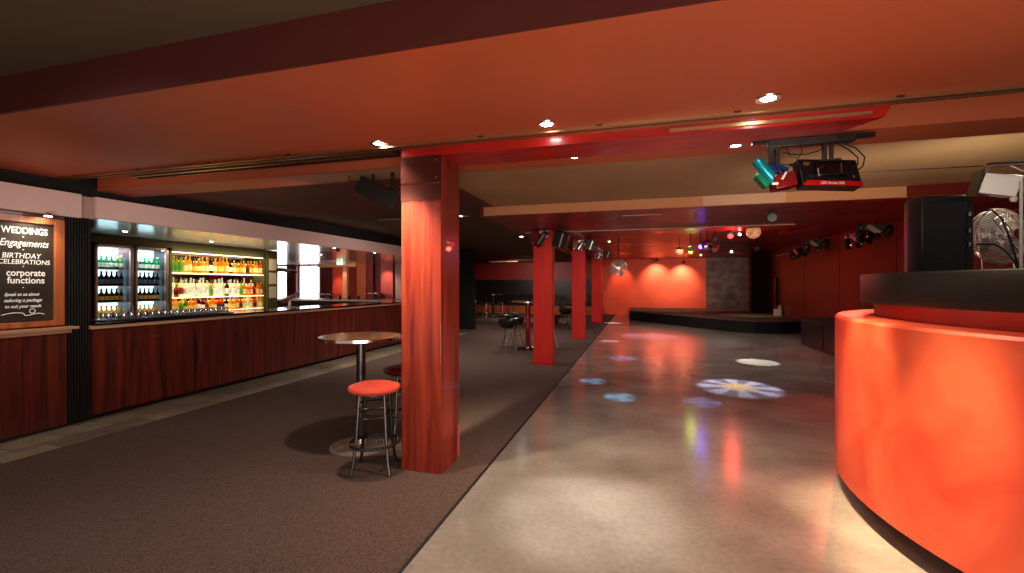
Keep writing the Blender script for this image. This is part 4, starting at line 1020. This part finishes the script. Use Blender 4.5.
# red washes
spot('red_wash', (3.2, 8.3, 2.5), (2.0, 5.2, 0), 260, (1, .08, .05), 62, .9, .08)
spot('red_wash', (1.0, 14, 2.7), (.5, 17.5, 0), 90, (1, .25, .15), 90, 1, .1)
spot('red_wash', (3.4, 12, 2.7), (5, 15, 1.2), 22, (1, .3, .15), 100, 1, .1)
spot('red_wash', (3.4, 9, 2.4), (5, 11, 1.6), 6, (1, .3, .15), 110, 1, .1)
spot('column_wash', (-.9, 5.6, 2.4), (-1.75, 8.4, 1.1), 90, (1, .62, .5), 60, 1, .1)
spot('column_wash', (-.2, 9.6, 2.5), (-1.7, 13, 1.1), 130, (1, .62, .5), 60, 1, .1)
spot('column_wash', (.2, 15.5, 2.6), (-1.7, 18.8, 1.1), 130, (1, .62, .5), 60, 1, .1)
spot('stage_spot', (3.6, 17.2, 2.7), (3.9, 18.3, .4), 70, (1, .8, .55), 60, 1)
spot('stage_wash', (1.5, 18.5, 2.75), (1.2, 24, 1.3), 240, (1, .72, .55), 100, 1, .15)
spot('stage_wash', (3.6, 20, 2.75), (4.2, 24, 1.6), 60, (1, .8, .7), 100, 1, .15)
# unseen washes added to brighten the dance floor
for (x, y, p) in ((.2, 9.2, 90), (2.4, 9.6, 55), (.8, 12.6, 120), (2.6, 13.5, 90), (.6, 16.5, 110)):
    spot('added_floor_wash', (x, y, 2.52 if y < 9 else 2.80), (x, y + .2, 0), p, W, 140, 1, .15)
spot('added_floor_wash', (.2, 5.2, 2.66), (.4, 5.6, 0), 70, W, 130, 1, .12)
spot('added_floor_wash', (1.0, 1.4, 2.88), (.3, 2.6, 0), 34, W, 120, 1, .12)
# booth
spot('booth_wash', (2.75, 4.3, 2.0), (2.5, 6.2, 2.9), 30, (1, .85, .62), 160, 1, .12)
spot('booth_wash', (.76, 3.1, 2.64), (1.40, 3.45, .55), 620, (1, .78, .42), 28, 1, .05)
spot('booth_wash', (.95, 2.2, 2.64), (1.42, 2.80, .40), 620, (1, .78, .42), 26, 1, .05)
spot('pool_lamp', (-.64, 3.16, 2.64), (-.34, 3.02, 0), 330, (1, .93, .84), 32, 1, .05)
spot('booth_fill', (-.5, -.8, 2.3), (2.6, 2.6, .9), 22, (1, .78, .64), 45, 1, .3)
spot('counter_fill', (.8, 1.6, 2.5), (2.5, 4.1, 1.95), 40, W, 22, 1, .1)
spot('fixture_fill', (.2, 1.0, 1.9), (1.05, 3.6, 2.35), 26, W, 22, 1, .1)
# lounge
spot('red_wash', (.7, 4.6, 2.5), (1.25, 3.3, 0), 110, (1, .10, .06), 46, 1, .06)  # added red spot standing in for the booth's reflection on the floor
spot('added_column_spot', (-2.06, 2.80, 2.62), (-1.86, 3.33, 1.85), 330, (1, .86, .6), 50, 1, .05)  # unseen spot added for the peach glow on the timber column
spot('lounge_fill', (-3.9, 8.5, 2.6), (-3.9, 8.8, 0), 150, W, 140, 1, .2)
spot('lounge_fill', (-3.6, 13.2, 2.6), (-3.6, 13.6, 0), 170, W, 140, 1, .2)
spot('lounge_fill', (-4.6, 18.0, 2.6), (-4.8, 20.5, 0), 260, W, 130, 1, .2)
spot('lounge_fill', (-5.5, 20.5, 2.4), (-5.5, 24, 1.9), 130, (1, .62, .5), 120, 1, .2)
spot('bar_front_fill', (-3.4, 4.0, 2.6), (-6, 4.6, .9), 70, W, 130, 1, .3)
spot('bar_front_fill', (-3.6, 8.0, 2.6), (-6, 8.6, .9), 70, W, 130, 1, .3)
spot('fascia_fill', (-3.4, .6, 1.0), (-6, 4.2, 2.3), 100, (1, .86, .78), 52, 1, .3)
spot('far_room_fill', (-9.5, 12.2, 2.25), (-9.8, 14.5, 1.2), 90, (1, .8, .68), 150, 1, .2)
spot('carpet_fill', (-3.2, 1.2, 2.85), (-3.2, 1.8, 0), 90, W, 150, 1, .3)
area('added_ceiling_fill', (.6, -.6, .25), (.4, 3.0, 2.7), 120, (1, .82, .66), 3.5, 1.6)  # unseen uplight added behind the camera to lift the ceiling
spot('soffit_fill', (-7.1, 6.6, .4), (-7.3, 7.2, 2.3), 45, (1, .92, .82), 140, 1, .2)
spot('tan_ceiling_fill', (1.6, 5.0, 1.9), (1.9, 5.4, 2.7), 10, (1, .8, .6), 150, 1, .2)
